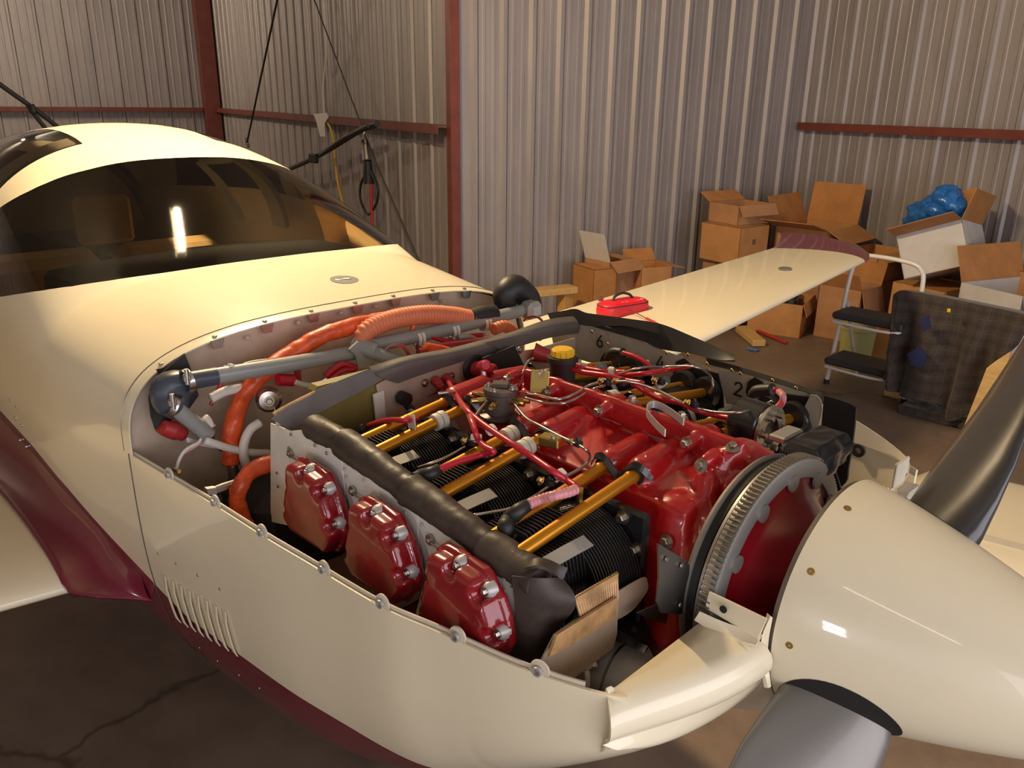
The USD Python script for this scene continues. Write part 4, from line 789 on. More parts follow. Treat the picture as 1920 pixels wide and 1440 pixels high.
# rocker covers
rel = [(-.028, -.034), (-.030, -.012), (-.0165, .0245), (-.0097, .0537), (-.0061, .0773), (.002, .087), (.014, .091), (.048, .0925), (.095, .089), (.106, .082), (.116, .072), (.125, .062), (.136, .042), (.144, .020), (.146, .0), (.138, -.02), (.115, -.05), (.0, -.055)]
lugs = [(.0510, .0800), (.1070, .0670), (.1320, .0160), (-.0110, .0420), (-.0240, -.0070)]
pgo = Polygon(rel).buffer(.003).buffer(-.003); pgd = pgo.buffer(-.006)
for l_ in lugs: pgd = pgd.difference(Point(l_).buffer(.0085))
pgd = pgd.buffer(-.005).buffer(.010).buffer(-.005)
import shapely
gx, gz = np.meshgrid(np.arange(-.045, .165, .003), np.arange(-.07, .11, .003), indexing='ij')
def sdist(pg): p = shapely.points(gx, gz); d = shapely.distance(p, pg.exterior); return np.where(shapely.contains(pg, p), -d, d)
do, dd = sdist(pgo)[:, None, :], sdist(pgd)[:, None, :]; gy = np.arange(-.046, .012, .003)[None, :, None]
flg = np.maximum(do, np.abs(gy + .004) - .006)
rr = .013; qx, qy = dd + rr, np.abs(gy + .014) - .024 + rr; dome = np.hypot(np.maximum(qx, 0), np.maximum(qy, 0)) + np.minimum(np.maximum(qx, qy), 0) - rr
Fc = smin(flg, dome, .006)
cover_mesh = nets(np.pad(Fc, 1, constant_values=.01), (-.048, -.049, -.073), .003)
for i in range(3):
    x0 = -.292 - PITCH * i; m = cover_mesh.copy(); m.apply_translation((x0, -.399, ZC))
    rc = obj('rocker_cover', m, M['cover_red'], eng, smooth=True, label='dark red rocker cover with worn silver lugs')
    for bx, bz in lugs:
        obj('worn_lug', lathe([(0, .0005), (0, .0125), (.008, .0115), (.0135, .008), (.014, .0005)], (x0 + bx, -.406, ZC + bz), (0, -1, 0), 20), M['silver_paint'], rc, label='lug with the paint worn off'); obj('cover_screw', hexbolt((x0 + bx, -.4195, ZC + bz), (0, -1, 0), .0045, .005), M['steel'], rc)
# ------------------------------------------------------------------ baffles
pan = [([(-0.8211, -0.384, 1.201), (-0.7451, -0.384, 1.209), (-0.687, -0.384, 1.229), (-0.5788, -0.384, 1.213)] + [(-0.5695, -0.384, 1.067)] + [(-.86, -.384, .98)], 'rear'), ([(-0.5788, -0.384, 1.213), (-0.3769, -0.384, 1.191), (-0.3734, -0.384, 1.06)] + [(-0.5695, -0.384, 1.067)], 'mid'), ([(-0.3769, -0.384, 1.191), (-0.2026, -0.384, 1.177), (-0.1765, -0.384, 1.169), (-0.1616, -0.384, 1.133), (-0.1719, -0.384, 1.069), (-0.1823, -0.384, 1.052), (-.2, -.384, .98), (-.4, -.384, .98)] + [(-0.3734, -0.384, 1.06)], 'front')]
nb = []
for i, (P, nm) in enumerate(pan):
    P = A(*P); n = len(P); c = P.mean(0); P = c + (P - c) * .997
    nb.append(obj('baffle_panel', poly3(P + A(0, .003 * i * .3, 0), .0018, (0, 1, 0)), M['white_panel'], eng, smooth=False, label='white painted side baffle panel around a rocker cover'))
obj('baffle_return', poly3([(-0.8205, -0.384, 1.204), (-0.7691, -0.384, 1.238), A(*[(-0.7691, -0.384, 1.238)][0]) + A(-.012, .05, -.2), A(*[(-0.8205, -0.384, 1.204)][0]) + A(-.012, .03, -.22)], .0018, (1, 0, 0)), M['white_panel'], nb[0], smooth=False)
for k, (p, q_) in enumerate((([(-0.7484, -0.386, 1.165)][0], [(-0.6329, -0.386, 1.162)][0]), ([(-0.5455, -0.386, 1.166)][0], [(-0.4279, -0.386, 1.163)][0]), ([(-0.3422, -0.386, 1.163)][0], [(-0.2251, -0.386, 1.162)][0]))):
    obj('retaining_wire', tube([A(*p), A(*p) + A(.01, -.004, -.002), A(*q_) + A(-.012, -.004, .001), A(*q_)], .0016, 6), M['bolt'], nb[k])
    for w in (p, q_): obj('panel_bolt', join([lathe([(0, .0005), (0, .0085), (.003, .0085), (.003, .006), (.0032, .0005)], w, (0, -1, 0), 18), hexbolt(A(*w) + A(0, -.003, 0), (0, -1, 0), .0045, .004, False)]), M['bolt'], nb[k])
for k, L in enumerate(([(-0.7548, -0.386, 1.173), (-0.8099, -0.386, 1.104), (-0.8105, -0.386, 1.076), (-0.6597, -0.386, 1.209), (-0.6223, -0.386, 1.207), (-0.7424, -0.386, 1.203)], [(-0.5694, -0.386, 1.196), (-0.5135, -0.386, 1.197), (-0.4583, -0.386, 1.19), (-0.4023, -0.386, 1.182), (-0.566, -0.386, 1.183)], [(-0.3632, -0.386, 1.178), (-0.3038, -0.386, 1.174), (-0.2686, -0.386, 1.175), (-0.2494, -0.386, 1.174), (-0.1847, -0.386, 1.172), (-0.1835, -0.386, 1.154), (-0.1692, -0.386, 1.163)])):
    for p in L: obj('rivet', lathe([(0, .0005), (0, .0032), (.0012, .0024), (.0015, .0005)], p, (0, -1, 0), 10), M['dirty_panel'] if k else M['steel_dark'], nb[k])
# leathery seal rolls along the near baffle
S = spline([(-0.6933, -0.365, 1.226), (-0.6581, -0.365, 1.226), (-0.5996, -0.365, 1.226), (-0.5071, -0.365, 1.218), (-0.4133, -0.365, 1.208), (-0.3365, -0.365, 1.201), (-0.2544, -0.365, 1.192), (-0.1897, -0.365, 1.184), (-0.1394, -0.365, 1.179)], 10); S[:, 2] += .0
for a, b, r0, r1 in ((0, .27, .0235, .0215), (.25, .52, .0265, .0215), (.50, .80, .027, .0220), (.78, 1.0, .0255, .024)):
    seg = S[int(a * (len(S) - 1)):int(b * (len(S) - 1)) + 1]; m = tube(seg, np.linspace(r1, r0, len(seg))[::-1] if False else np.linspace(r0, r1, len(seg)), 26, 5)
    v = m.vertices; m.vertices = v + m.vertex_normals * ((meshkit.fbm(v * 28, 3, 8) - .5) * .008)[:, None]; obj('baffle_seal', m, M['seal_rubber'], eng, smooth=60, label='dark leathery rubber seal roll')
# front corner flap turning down
E0 = A(*S[-2]); 
fa = [(-0.1655, -0.388, 1.188), (-0.1586, -0.388, 1.141), (-0.1599, -0.388, 1.099), (-0.1738, -0.388, 1.059)]; fm = [(-0.1309, -0.376, 1.196), (-0.125, -0.376, 1.161), (-0.1285, -0.376, 1.118), (-0.1469, -0.376, 1.058)]; fb2 = [(-0.1206, -0.345, 1.183), (-0.0935, -0.345, 1.164), (-0.1243, -0.345, 1.11), (-0.1549, -0.345, 1.037)]
rows = np.array([np.array([spline(c_, 6)[j] for c_ in (fa, fm, fb2)]) for j in range(19)]); rows = np.array([spline(r_, 5) for r_ in rows])
obj('seal_flap', shell(rows[:, ::-1], .004), M['seal_rubber'], eng, smooth=60)
tp = np.array([spline([A(*S[-4]) + A(0, -.022, -.012), A(*S[-3]) + A(0, 0, .026), A(*S[-3]) + A(.03, .03, .018)], 6), spline([fa[0], A(*fm[0]) + A(0, 0, .012), fb2[0]], 6)]); obj('seal_corner', strip(tp[0], tp[1], .004, 2), M['seal_rubber'], eng)
# front intake plates, fibre comb seal
obj('front_plate', poly3([(-0.1, -0.402, 1.095), (-0.1, -0.376, 1.126), (-0.1, -0.3411, 1.129), (-0.1, -0.2491, 1.125), (-0.1, -0.2473, 1.062), (-0.1, -0.2538, 1.043), (-0.1, -0.3518, 1.034)], .002, (-1, 0, 0)), M['beige_panel'], eng, smooth=False)
fbm_ = obj('fibre_ledge', poly3([(-0.085, -0.4007, 1.113), (-0.085, -0.3874, 1.139), (-0.085, -0.348, 1.14), (-0.085, -0.2708, 1.141), (-0.085, -0.2715, 1.109), (-0.085, -0.3513, 1.109)], .004, (-1, 0, 0)), M['fibre'], eng, smooth=False)
a, b = A(*[(-0.1, -0.3401, 1.166)][0]), A(*[(-0.1, -0.2572, 1.167)][0]); a2, b2 = A(*[(-0.092, -0.3349, 1.136)][0]), A(*[(-0.092, -0.2616, 1.131)][0])
for k in range(18):
    t_ = k / 17; obj('comb_strip', tube([a + (b - a) * t_, a2 + (b2 - a2) * t_], .0022, 6, 0), M['fibre'], fbm_)
obj('comb_web', poly3([a, b, b2, a2], .0012, (-1, 0, 0)), M['fibre'], fbm_, smooth=False)
obj('inner_plate', poly3(spline([(-0.11, -0.2484, 1.123), (-0.11, -0.183, 1.121), (-0.11, -0.1707, 1.11), (-0.11, -0.17, 1.092), (-0.11, -0.203, 1.075), (-0.11, -0.2446, 1.076)], 4), .002, (-1, 0, 0)), M['beige_panel'], eng, smooth=False)
br = obj('baffle_bracket', poly3([(-0.045, -0.2439, 1.229), (-0.045, -0.1785, 1.178), (-0.045, -0.1667, 1.165), (-0.045, -0.1611, 1.098), (-0.045, -0.1657, 1.085), (-0.045, -0.2248, 1.115), (-0.045, -0.2368, 1.137), (-0.045, -0.2364, 1.174)], .003, (-1, 0, 0)), M['steel_dark'], eng, smooth=False)
for p in [(-0.043, -0.1895, 1.175), (-0.043, -0.226, 1.2), (-0.043, -0.1844, 1.11)]: obj('rivet', lathe([(0, .0005), (0, .004), (.002, .003), (.0022, .0005)], p, (1, 0, 0), 10), M['bolt'], br)
obj('bracket_plate', poly3([(-0.075, -0.2378, 1.105), (-0.075, -0.1828, 1.097), (-0.075, -0.0965, 1.039), (-0.075, -0.0761, 0.9953), (-0.075, -0.1921, 1.07)], .003, (-1, 0, 0)), M['steel_dark'], eng, smooth=False)
# rear baffle, gussets and its grey seal
XBF = -.775
rb = obj('rear_baffle', poly3([(-0.775, -0.1808, 1.24), (-0.775, -0.1096, 1.26), (-0.775, 0.0142, 1.254), (-0.775, 0.0962, 1.252), (-0.775, 0.1513, 1.238), (-0.775, 0.2514, 1.227), (-0.775, 0.4156, 1.228), (-0.775, 0.5177, 1.195), (XBF, .42, 1.2), (XBF, .42, 1.02), (XBF, -.18, 1.02)] + [(-0.775, -0.1639, 1.148)], .002, (-1, 0, 0)), M['beige_panel'], eng, smooth=False)
obj('oil_cooler', rbox([(-0.8, -0.2281, 1.197)][0], (.04, .16, .13), .008), M['olive'], eng, label='olive oil cooler behind the rear cylinder')
obj('rear_gusset', poly3([(-0.77, -0.1912, 1.224), (-0.77, -0.1661, 1.227), (-0.77, -0.1642, 1.161), (-0.77, -0.1868, 1.167)], .004, (-1, 0, 0)), M['white_panel'], rb, smooth=False)
for p in [(-0.772, -0.0637, 1.218), (-0.772, 0.0053, 1.217), (-0.772, 0.2058, 1.235), (-0.772, 0.2702, 1.253)]: obj('panel_bolt', hexbolt(p, (1, 0, 0), .006, .006), M['bolt'], rb)
top = [(-0.775, -0.4046, 1.228), (-0.775, -0.3477, 1.252), (-0.775, -0.2688, 1.267), (-0.775, -0.1972, 1.276)]; bot = [(-0.765, -0.3736, 1.202), (-0.765, -0.3121, 1.221), (-0.765, -0.2422, 1.236), (-0.765, -0.1492, 1.258)]; obj('grey_seal', strip(top, bot, .003), M['grey_rubber'], eng, label='grey rubber seal flap folded over the rear baffle')
obj('seal_edge', tube([(-0.772, -0.4011, 1.238), (-0.772, -0.3657, 1.248), (-0.772, -0.3162, 1.259)], .003, 8), M['fibre'], eng)
top = [(-0.785, -0.1906, 1.275), (-0.785, -0.1016, 1.278), (-0.785, 0.0083, 1.272), (-0.785, 0.0974, 1.273), (-0.785, 0.1926, 1.275), (-0.785, 0.3123, 1.284), (-0.785, 0.4435, 1.272)]; mid = [(-0.765, -0.1828, 1.261), (-0.765, -0.1034, 1.272), (-0.765, 0.0062, 1.268), (-0.765, 0.0874, 1.268), (-0.765, 0.1658, 1.27), (-0.765, 0.2922, 1.272), (-0.765, 0.4218, 1.261)]; bot = [(-0.768, -0.1352, 1.236), (-0.768, -0.0619, 1.242), (-0.768, 0.0301, 1.246), (-0.768, 0.1055, 1.247), (-0.768, 0.1608, 1.246), (-0.768, 0.2961, 1.249), (-0.768, 0.4265, 1.238)]
rows = np.array([spline(c_, 8) for c_ in (top, mid, bot)]); rows = np.array([spline(rows[:, j], 5) for j in range(rows.shape[1])]); obj('grey_seal', shell(rows, .003), M['grey_rubber'], eng, smooth=60, label='grey rubber seal strip along the rear baffle')
obj('seal_overlap', strip([(-0.76, 0.0876, 1.278), (-0.76, 0.1294, 1.256), (-0.76, 0.1375, 1.242)], [(-0.76, 0.2352, 1.275), (-0.76, 0.2105, 1.257), (-0.76, 0.1407, 1.239)], .002), M['grey_rubber'], eng)
obj('black_flap', poly3([(-0.74, 0.0654, 1.252), (-0.74, 0.1584, 1.262), (-0.74, 0.1923, 1.203), (-0.74, 0.1436, 1.179), (-0.74, 0.1201, 1.132), (-0.74, 0.0578, 1.178)], .003, (-1, 0, 0)), M['black_rubber'], eng, smooth=False)
g1 = [(-0.768, 0.0641, 1.224)][0]; obj('grommet', lathe([(0, .014), (0, .030), (.004, .032), (.008, .028), (.008, .014)], g1, (1, 0, 0), 24), M['black_rubber'], rb); obj('drain_boot', lathe([(0, .0005), (0, .018), (.03, .014), (.05, .016), (.055, .012), (.056, .0005)], g1, (1, .25, .05), 20), M['red_boot'], rb)
for p in [(-0.768, -0.0418, 1.221), (-0.768, -0.0137, 1.22)]: obj('lead_boot', lathe([(0, .0005), (0, .011), (.014, .010), (.03, .008), (.032, .0005)], p, (1, 0, -.4), 16), M['red_boot'], rb)
obj('lead_boot', lathe([(0, .0005), (0, .022), (.02, .018), (.06, .012), (.062, .0005)], [(-0.765, 0.2416, 1.225)][0], (.7, .6, -.25), 18), M['red_boot'], rb)
obj('bulb_holder', join([cyl([(-0.765, -0.1296, 1.205)][0], A(*[(-0.765, -0.1296, 1.205)][0]) + A(.02, 0, 0), .014), cyl(A(*[(-0.765, -0.126, 1.196)][0]) + A(.01, 0, 0), A(*[(-0.765, -0.1125, 1.17)][0]) + A(.03, 0, -.01), .008)]), M['black_rubber'], rb)
obj('prop_cable', tube([(-0.765, -0.1042, 1.179), (-0.765, -0.0658, 1.189), (-0.765, -0.0308, 1.195)], .0018, 6), M['steel_dark'], rb)
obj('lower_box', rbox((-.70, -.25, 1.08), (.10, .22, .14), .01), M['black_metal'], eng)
# far side baffle: three numbered panels, dark mouths behind, black seals on top
far_p = []
for num, P, at_ in (('6', [(-0.8641, 0.395, 1.246), (-0.6842, 0.395, 1.277), (-0.5487, 0.395, 1.258), (-0.5375, 0.395, 1.196), (-0.6696, 0.395, 1.177), (-0.843, 0.395, 1.176)], [(-0.697, 0.392, 1.236)][0]), ('4', [(-0.5487, 0.395, 1.258), (-0.3974, 0.395, 1.243), (-0.3885, 0.395, 1.184), (-0.5363, 0.395, 1.182)], [(-0.5217, 0.392, 1.226)][0]), ('2', [(-0.3782, 0.395, 1.246), (-0.2852, 0.395, 1.246), (-0.1597, 0.395, 1.253), (-0.1461, 0.395, 1.188), (-0.3489, 0.395, 1.178)], [(-0.3248, 0.392, 1.216)][0])):
    fp = obj('baffle_panel', poly3(P, .002, (0, 1, 0)), M['dirty_panel'], eng, smooth=False, label=f'grey green far baffle panel stencilled {num}'); tx = meshkit.text_mesh(num, .030, .0008); tx.apply_transform(np.vstack([np.column_stack([A(1, 0, 0), EZ, A(0, -1, 0), A(*at_) + A(-.012, 0, -.014)]), [0, 0, 0, 1]])); obj('stencilled_number', tx, M['dark'], fp, smooth=False); far_p.append(fp)
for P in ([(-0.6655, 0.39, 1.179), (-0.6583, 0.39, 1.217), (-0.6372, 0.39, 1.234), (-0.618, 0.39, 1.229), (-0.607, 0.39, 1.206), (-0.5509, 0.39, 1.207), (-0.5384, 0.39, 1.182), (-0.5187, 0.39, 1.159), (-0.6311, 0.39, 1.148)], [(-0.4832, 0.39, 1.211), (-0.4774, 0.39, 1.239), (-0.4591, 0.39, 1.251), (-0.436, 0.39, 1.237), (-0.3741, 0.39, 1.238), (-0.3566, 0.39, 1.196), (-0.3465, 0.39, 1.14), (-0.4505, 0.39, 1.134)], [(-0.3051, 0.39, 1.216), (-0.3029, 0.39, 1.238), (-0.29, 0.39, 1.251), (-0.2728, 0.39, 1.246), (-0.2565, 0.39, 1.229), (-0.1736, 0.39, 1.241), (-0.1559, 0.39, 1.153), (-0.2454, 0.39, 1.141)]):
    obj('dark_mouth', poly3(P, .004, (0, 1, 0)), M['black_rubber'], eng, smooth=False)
for L in ([(-0.6676, 0.388, 1.237), (-0.5506, 0.388, 1.222), (-0.7178, 0.388, 1.256)], [(-0.5025, 0.388, 1.253), (-0.4479, 0.388, 1.262), (-0.3991, 0.388, 1.254)], [(-0.3204, 0.388, 1.252), (-0.2495, 0.388, 1.256), (-0.1994, 0.388, 1.253), (-0.3404, 0.388, 1.254)]):
    for p in L: obj('rivet', lathe([(0, .0005), (0, .004), (.0015, .003), (.002, .0005)], p, (0, -1, 0), 10), M['brass'], far_p[0])
def flap(P, Q, th=.004): return strip(P, Q, th, 6)
obj('black_seal', join([flap([(-0.8735, 0.4, 1.268), (-0.8162, 0.4, 1.286), (-0.7817, 0.4, 1.297), (-0.739, 0.4, 1.294), (-0.6193, 0.4, 1.304), (-0.538, 0.4, 1.311)], [(-0.8571, 0.395, 1.256), (-0.8106, 0.395, 1.265), (-0.7669, 0.395, 1.264), (-0.7164, 0.395, 1.268), (-0.6141, 0.395, 1.289), (-0.5253, 0.395, 1.29)]), flap([(-0.7476, 0.41, 1.29), (-0.6271, 0.41, 1.301), (-0.538, 0.41, 1.307), (-0.453, 0.41, 1.296), (-0.3858, 0.41, 1.284), (-0.3519, 0.41, 1.277)], [(-0.7246, 0.395, 1.266), (-0.5818, 0.395, 1.263), (-0.5222, 0.395, 1.256), (-0.4394, 0.395, 1.264), (-0.3802, 0.395, 1.264), (-0.3393, 0.395, 1.271)])]), M['black_rubber'], eng, smooth=60, label='black rubber seal flap on the far baffle')
obj('black_seal', flap([(-0.4092, 0.4, 1.261), (-0.3388, 0.4, 1.261), (-0.2543, 0.4, 1.258), (-0.1514, 0.4, 1.252)], [(-0.3982, 0.395, 1.25), (-0.31, 0.395, 1.251), (-0.233, 0.395, 1.249), (-0.1501, 0.395, 1.246)]), M['black_rubber'], eng, smooth=60, label='black rubber seal strip over the front far panel')
ff = obj('black_seal', poly3(spline([(-0.1365, 0.375, 1.258), (-0.1005, 0.375, 1.257), (-0.078, 0.375, 1.253), (-0.0741, 0.375, 1.241), (-0.0714, 0.375, 1.184), (-0.0714, 0.375, 1.131), (-0.0723, 0.375, 1.103), (-0.0981, 0.375, 1.066)], 4).tolist() + [(-0.1082, 0.375, 1.062), (-0.133, 0.375, 1.197)], .006, (0, 1, 0)), M['black_rubber'], eng, smooth=False, label='broad black rubber flap at the front far corner')
wd = obj('far_baffle_end', poly3(spline([(-0.1645, 0.38, 1.251), (-0.1484, 0.38, 1.25), (-0.1386, 0.38, 1.226), (-0.1432, 0.38, 1.176), (-0.1436, 0.38, 1.149), (-0.1584, 0.38, 1.146), (-0.164, 0.38, 1.186), (-0.1781, 0.38, 1.193), (-0.1757, 0.38, 1.216)], 3), .003, (0, 1, 0)), M['dirty_panel'], eng, smooth=False); obj('dark_port', poly3([(-0.1771, 0.378, 1.194), (-0.1629, 0.378, 1.209), (-0.1527, 0.378, 1.19), (-0.1539, 0.378, 1.168), (-0.1668, 0.378, 1.158), (-0.1795, 0.378, 1.171)], .003, (0, 1, 0)), M['grey_rubber'], wd)
# governor / alternator hardware at the far front
c0 = A(*[(-0.1414, 0.19, 1.237)][0]); far_acc = obj('front_accessory', join([cyl(c0 + A(-.06, 0, 0), c0, .046, n=32, bev=.006)]), M['black_metal'], eng)
obj('steel_collar', ring(c0, (1, 0, 0), .024, .046, .006), M['steel'], far_acc)
for a_ in range(6): obj('collar_nut', hexbolt(c0 + A(.006, .032 * math.cos(a_), .032 * math.sin(a_)), (1, 0, 0), .006, .010), M['bolt'], far_acc)
obj('black_cover', crumple(rbox([(-0.0311, 0.14, 1.245)][0], (.07, .13, .06), .018).subdivide_to_size(.012), .014, 30, 6), M['black_metal'], eng, smooth=50); obj('pale_lever', rbox([(-0.088, 0.15, 1.258)][0], (.03, .06, .012), .005), M['alloy'], far_acc)
obj('hanging_cover', poly3([(-0.0567, 0.2, 1.22), (-0.0282, 0.2, 1.215), (0.0106, 0.2, 1.138), (-0.0244, 0.2, 1.094)], .004, (0, 1, 0)), M['black_rubber'], eng)
# ------------------------------------------------------------------ ring gear
rg = obj('ring_gear', lathe([(-.020, .12), (-.020, .178), (.0, .183), (.004, .183), (.006, .178), (.006, .156), (.0, .153), (-.008, .12)], (0, 0, ZC), (1, 0, 0), 120), M['ring_grey'], eng, smooth=40)
T = []
for k in range(149):
    a = 2 * PI * k / 149; n_ = A(0, math.cos(a), math.sin(a)); t_ = A(0, -math.sin(a), math.cos(a)); c = A(0, 0, ZC) + n_ * .1815; pr = []
    for xx2 in (-.016, .0025):
        for r_, w in ((0, .0023), (.0058, .0011)):
            for s_ in (-1, 1): pr.append(c + n_ * r_ + t_ * w * s_ + A(xx2, 0, 0))
    T.append(hull(pr))
obj('gear_teeth', join(T), M['steel'], rg, kind='stuff', smooth=False)
lobes = [lathe([(0, .0005), (0, .013), (.004, .013), (.004, .0005)], (.0055, .154 * math.cos(a), ZC + .154 * math.sin(a)), (1, 0, 0), 24) for a in np.arange(12) * 2 * PI / 12]; obj('bolt_lobes', join(lobes), M['ring_grey'], rg, kind='stuff')
obj('belt_pulley', lathe([(-.052, .06), (-.052, .172), (-.046, .176), (-.041, .162), (-.032, .162), (-.026, .176), (-.021, .178), (-.021, .06)], (0, 0, ZC), (1, 0, 0), 96), M['ring_grey'], rg)
obj('drive_belt', lathe([(-.0425, .158), (-.0425, .170), (-.031, .170), (-.031, .158)], (0, 0, ZC), (1, 0, 0), 96), M['black_rubber'], rg)
obj('gear_dish', lathe([(.002, .157), (.0035, .146), (.012, .128), (.034, .105), (.05, .085), (.066, .075), (.07, .0005)], (0, 0, ZC), (1, 0, 0), 72), M['cover_red'], rg, label='dark red dished centre of the ring gear', smooth=60)
# starter motor low at the near front
sm = A(*[(-0.1078, -0.25, 0.9935)][0]); st = obj('starter_motor', join([cyl(sm + A(-.06, .0, -.02), sm + A(.07, .03, -.02), .052, n=36, bev=.01), cyl(sm + A(.05, .02, -.02), sm + A(.11, .03, -.02), .035, n=30, bev=.008)]), M['alloy'], eng, label='pale cast starter motor')
ta_, tb_ = A(*[(-0.111, -0.3, 1.028)][0]), A(*[(-0.1118, -0.3, 1.043)][0]); obj('terminal', join([cyl(ta_, tb_, .009, bev=.002), cyl(ta_ * .6 + tb_ * .4, ta_ * .3 + tb_ * .7, .0115)]), M['white_wire'], st); obj('terminal_bolt', hexbolt([(-0.1053, -0.29, 1.031)][0], (0, -.9, .4), .006, .007), M['steel'], st); obj('starter_lead', tube([(-0.111, -0.3, 1.029), (-0.1022, -0.305, 1.021), (-0.1016, -0.305, 0.9931)], .0042, 8), M['white_wire'], st)
obj('starter_band', ring(sm + A(.0, .014, -.02), (.13, .03, 0), .050, .0535, .004), M['steel_dark'], st); obj('gear_casting', crumple(rbox([(-0.1179, -0.16, 0.9944)][0], (.10, .10, .06), .02).subdivide_to_size(.012), .03, 25, 3), M['steel_dark'], eng, smooth=60)
obj('belt_strand', tube([(-.036, -.166, ZC - .02), (-.036, -.16, 1.0), (-.036, -.13, .93)], .006, 8, 4), M['black_rubber'], eng)
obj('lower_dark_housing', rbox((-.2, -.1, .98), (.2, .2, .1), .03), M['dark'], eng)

# ------------------------------------------------------------------ fuel, ignition and oil fittings on top of the engine
fd = A(*[(-0.5208, -0.0852, 1.258)][0]); R0 = .031
dist = obj('fuel_distributor', lathe([(-.032, .0005), (-.032, .038), (-.028, .038), (-.024, R0 - .004), (.012, R0 - .002), (.014, R0 + .001), (.021, R0 + .001), (.022, .0005)], fd, (0, .05, 1), 36), M['distributor'], eng, label='dark brown round fuel distributor with brass fittings')
obj('cover_rib', rbox(fd + A(-.006, .006, .025), (.03, .026, .008), .003, rotz(.7)), M['distributor'], dist)
for k in range(4):
    a = .35 + k * PI / 2; obj('cover_screw', hexbolt(fd + A(math.cos(a) * .024, math.sin(a) * .024, .022), (0, 0, 1), .0042, .005), M['steel'], dist)
fit = []
for a in (-2.75, -1.95, -1.05, .1, .45):
    d = A(math.cos(a), math.sin(a), .05); obj('brass_fitting', join([cyl(fd + d * .026, fd + d * .044, .0058, n=6), cyl(fd + d * .042, fd + d * .056, .0042, n=10)]), M['brass'], dist); fit.append(fd + d * .056)
def line(name, pts, r, m, **k): return obj(name, tube(pts, r, 10, 8), M[m], eng, smooth=True, **k)
ln = lambda pts: line('fuel_line', pts, .0024, 'steel')
ln([(-0.5193, -0.1162, 1.262), (-0.5055, -0.141, 1.262), (-0.4821, -0.1761, 1.262), (-0.4582, -0.2003, 1.262), (-0.4596, -0.1957, 1.245), (-0.4326, -0.2133, 1.245), (-0.4261, -0.2258, 1.245), (-0.4323, -0.2262, 1.245)])
ln([(-0.4786, -0.0907, 1.262), (-0.4478, -0.1072, 1.262), (-0.4124, -0.1237, 1.262), (-0.3659, -0.1402, 1.268), (-0.3131, -0.1479, 1.268), (-0.2863, -0.1498, 1.268), (-0.2824, -0.1403, 1.262), (-0.2602, -0.1463, 1.262), (-0.2692, -0.1265, 1.245), (-0.2551, -0.1437, 1.245), (-0.2448, -0.1698, 1.245), (-0.2395, -0.2108, 1.245), (-0.2364, -0.2367, 1.245)])
ln([(-0.2766, -0.2006, 1.215), (-0.2703, -0.2312, 1.215), (-0.264, -0.2652, 1.215), (-0.2824, -0.2777, 1.2), (-0.2921, -0.3081, 1.2), (-0.3041, -0.3358, 1.2)]); ln([(-0.4738, -0.2084, 1.215), (-0.4625, -0.2545, 1.215), (-0.4603, -0.2894, 1.215), (-0.4785, -0.3048, 1.205)])
ln([(-0.4717, -0.0663, 1.278), (-0.4501, -0.0585, 1.278), (-0.3772, -0.0947, 1.3), (-0.3689, -0.0776, 1.3), (-0.3737, -0.0395, 1.3), (-0.414, 0.03, 1.284), (-0.386, 0.03, 1.299)]); ln([(-0.4676, -0.0741, 1.272), (-0.4287, -0.0667, 1.272), (-0.3647, -0.0947, 1.295), (-0.3616, -0.0722, 1.295), (-0.3673, -0.0395, 1.295), (-0.4079, 0.035, 1.278), (-0.3776, 0.035, 1.294)])
ln([(-0.5609, 0, 1.252), (-0.5568, 0, 1.268), (-0.5485, 0, 1.287), (-0.5982, 0.06, 1.28), (-0.5835, 0.06, 1.29)]); ln([(-0.6536, -0.04, 1.217), (-0.6732, -0.04, 1.213), (-0.6, -0.1295, 1.26), (-0.6, -0.1642, 1.266)])
ln([(-0.3759, 0.04, 1.298), (-0.3289, 0.04, 1.312), (-0.3068, 0.08, 1.296), (-0.2688, 0.08, 1.291), (-0.2387, 0.08, 1.286), (-0.2376, 0.12, 1.268), (-0.2005, 0.12, 1.272), (-0.1557, 0.12, 1.285), (-0.1827, 0.22, 1.26), (-0.1561, 0.22, 1.28)]); ln([(-0.401, 0.1, 1.294), (-0.3535, 0.1, 1.318), (-0.3792, 0.2, 1.292), (-0.3315, 0.2, 1.305), (-0.2968, 0.2, 1.31), (-0.321, 0.28, 1.271), (-0.3132, 0.28, 1.254), (-0.3196, 0.28, 1.235)])
# brackets and clips holding the lines
for p, s in (([(-0.3204, -0.1607, 1.262)][0], (.036, .024, .016)), ([(-0.4762, -0.03, 1.29)][0], (.006, .034, .042))):
    b = obj('brass_bracket', rbox(p, s, .002, rotz(.3) if s[0] > .01 else axes((.55, -.75, .35), (.8, .6, 0))), M['brass'], eng); obj('bracket_screw', hexbolt(A(*p) + A(.008, -.004, s[2] / 2), (0, 0, 1), .004, .004), M['bolt'], b)
obj('plate_edge', rbox(A(*[(-0.4688, -0.03, 1.31)][0]), (.006, .034, .004), .001, rotz(.3)), M['alloy'], eng)
for p in ([(-0.2832, -0.1381, 1.262)][0], [(-0.3759, 0.04, 1.298)][0], [(-0.3505, 0.05, 1.302)][0], [(-0.2274, 0.09, 1.286)][0], [(-0.2555, -0.23, 1.235)][0], [(-0.4445, -0.2181, 1.235)][0], [(-0.3409, 0.15, 1.283)][0]):
    b = obj('line_clip', join([rbox(p, (.014, .012, .010), .003), hexbolt(A(*p) + A(0, 0, .004), (0, 0, 1), .0035, .006)]), M['black_rubber'], eng); obj('clip_nut', hexbolt(A(*p) + A(-.008, -.008, .002), (-.5, -.6, .6), .005, .007), M['brass'], b)
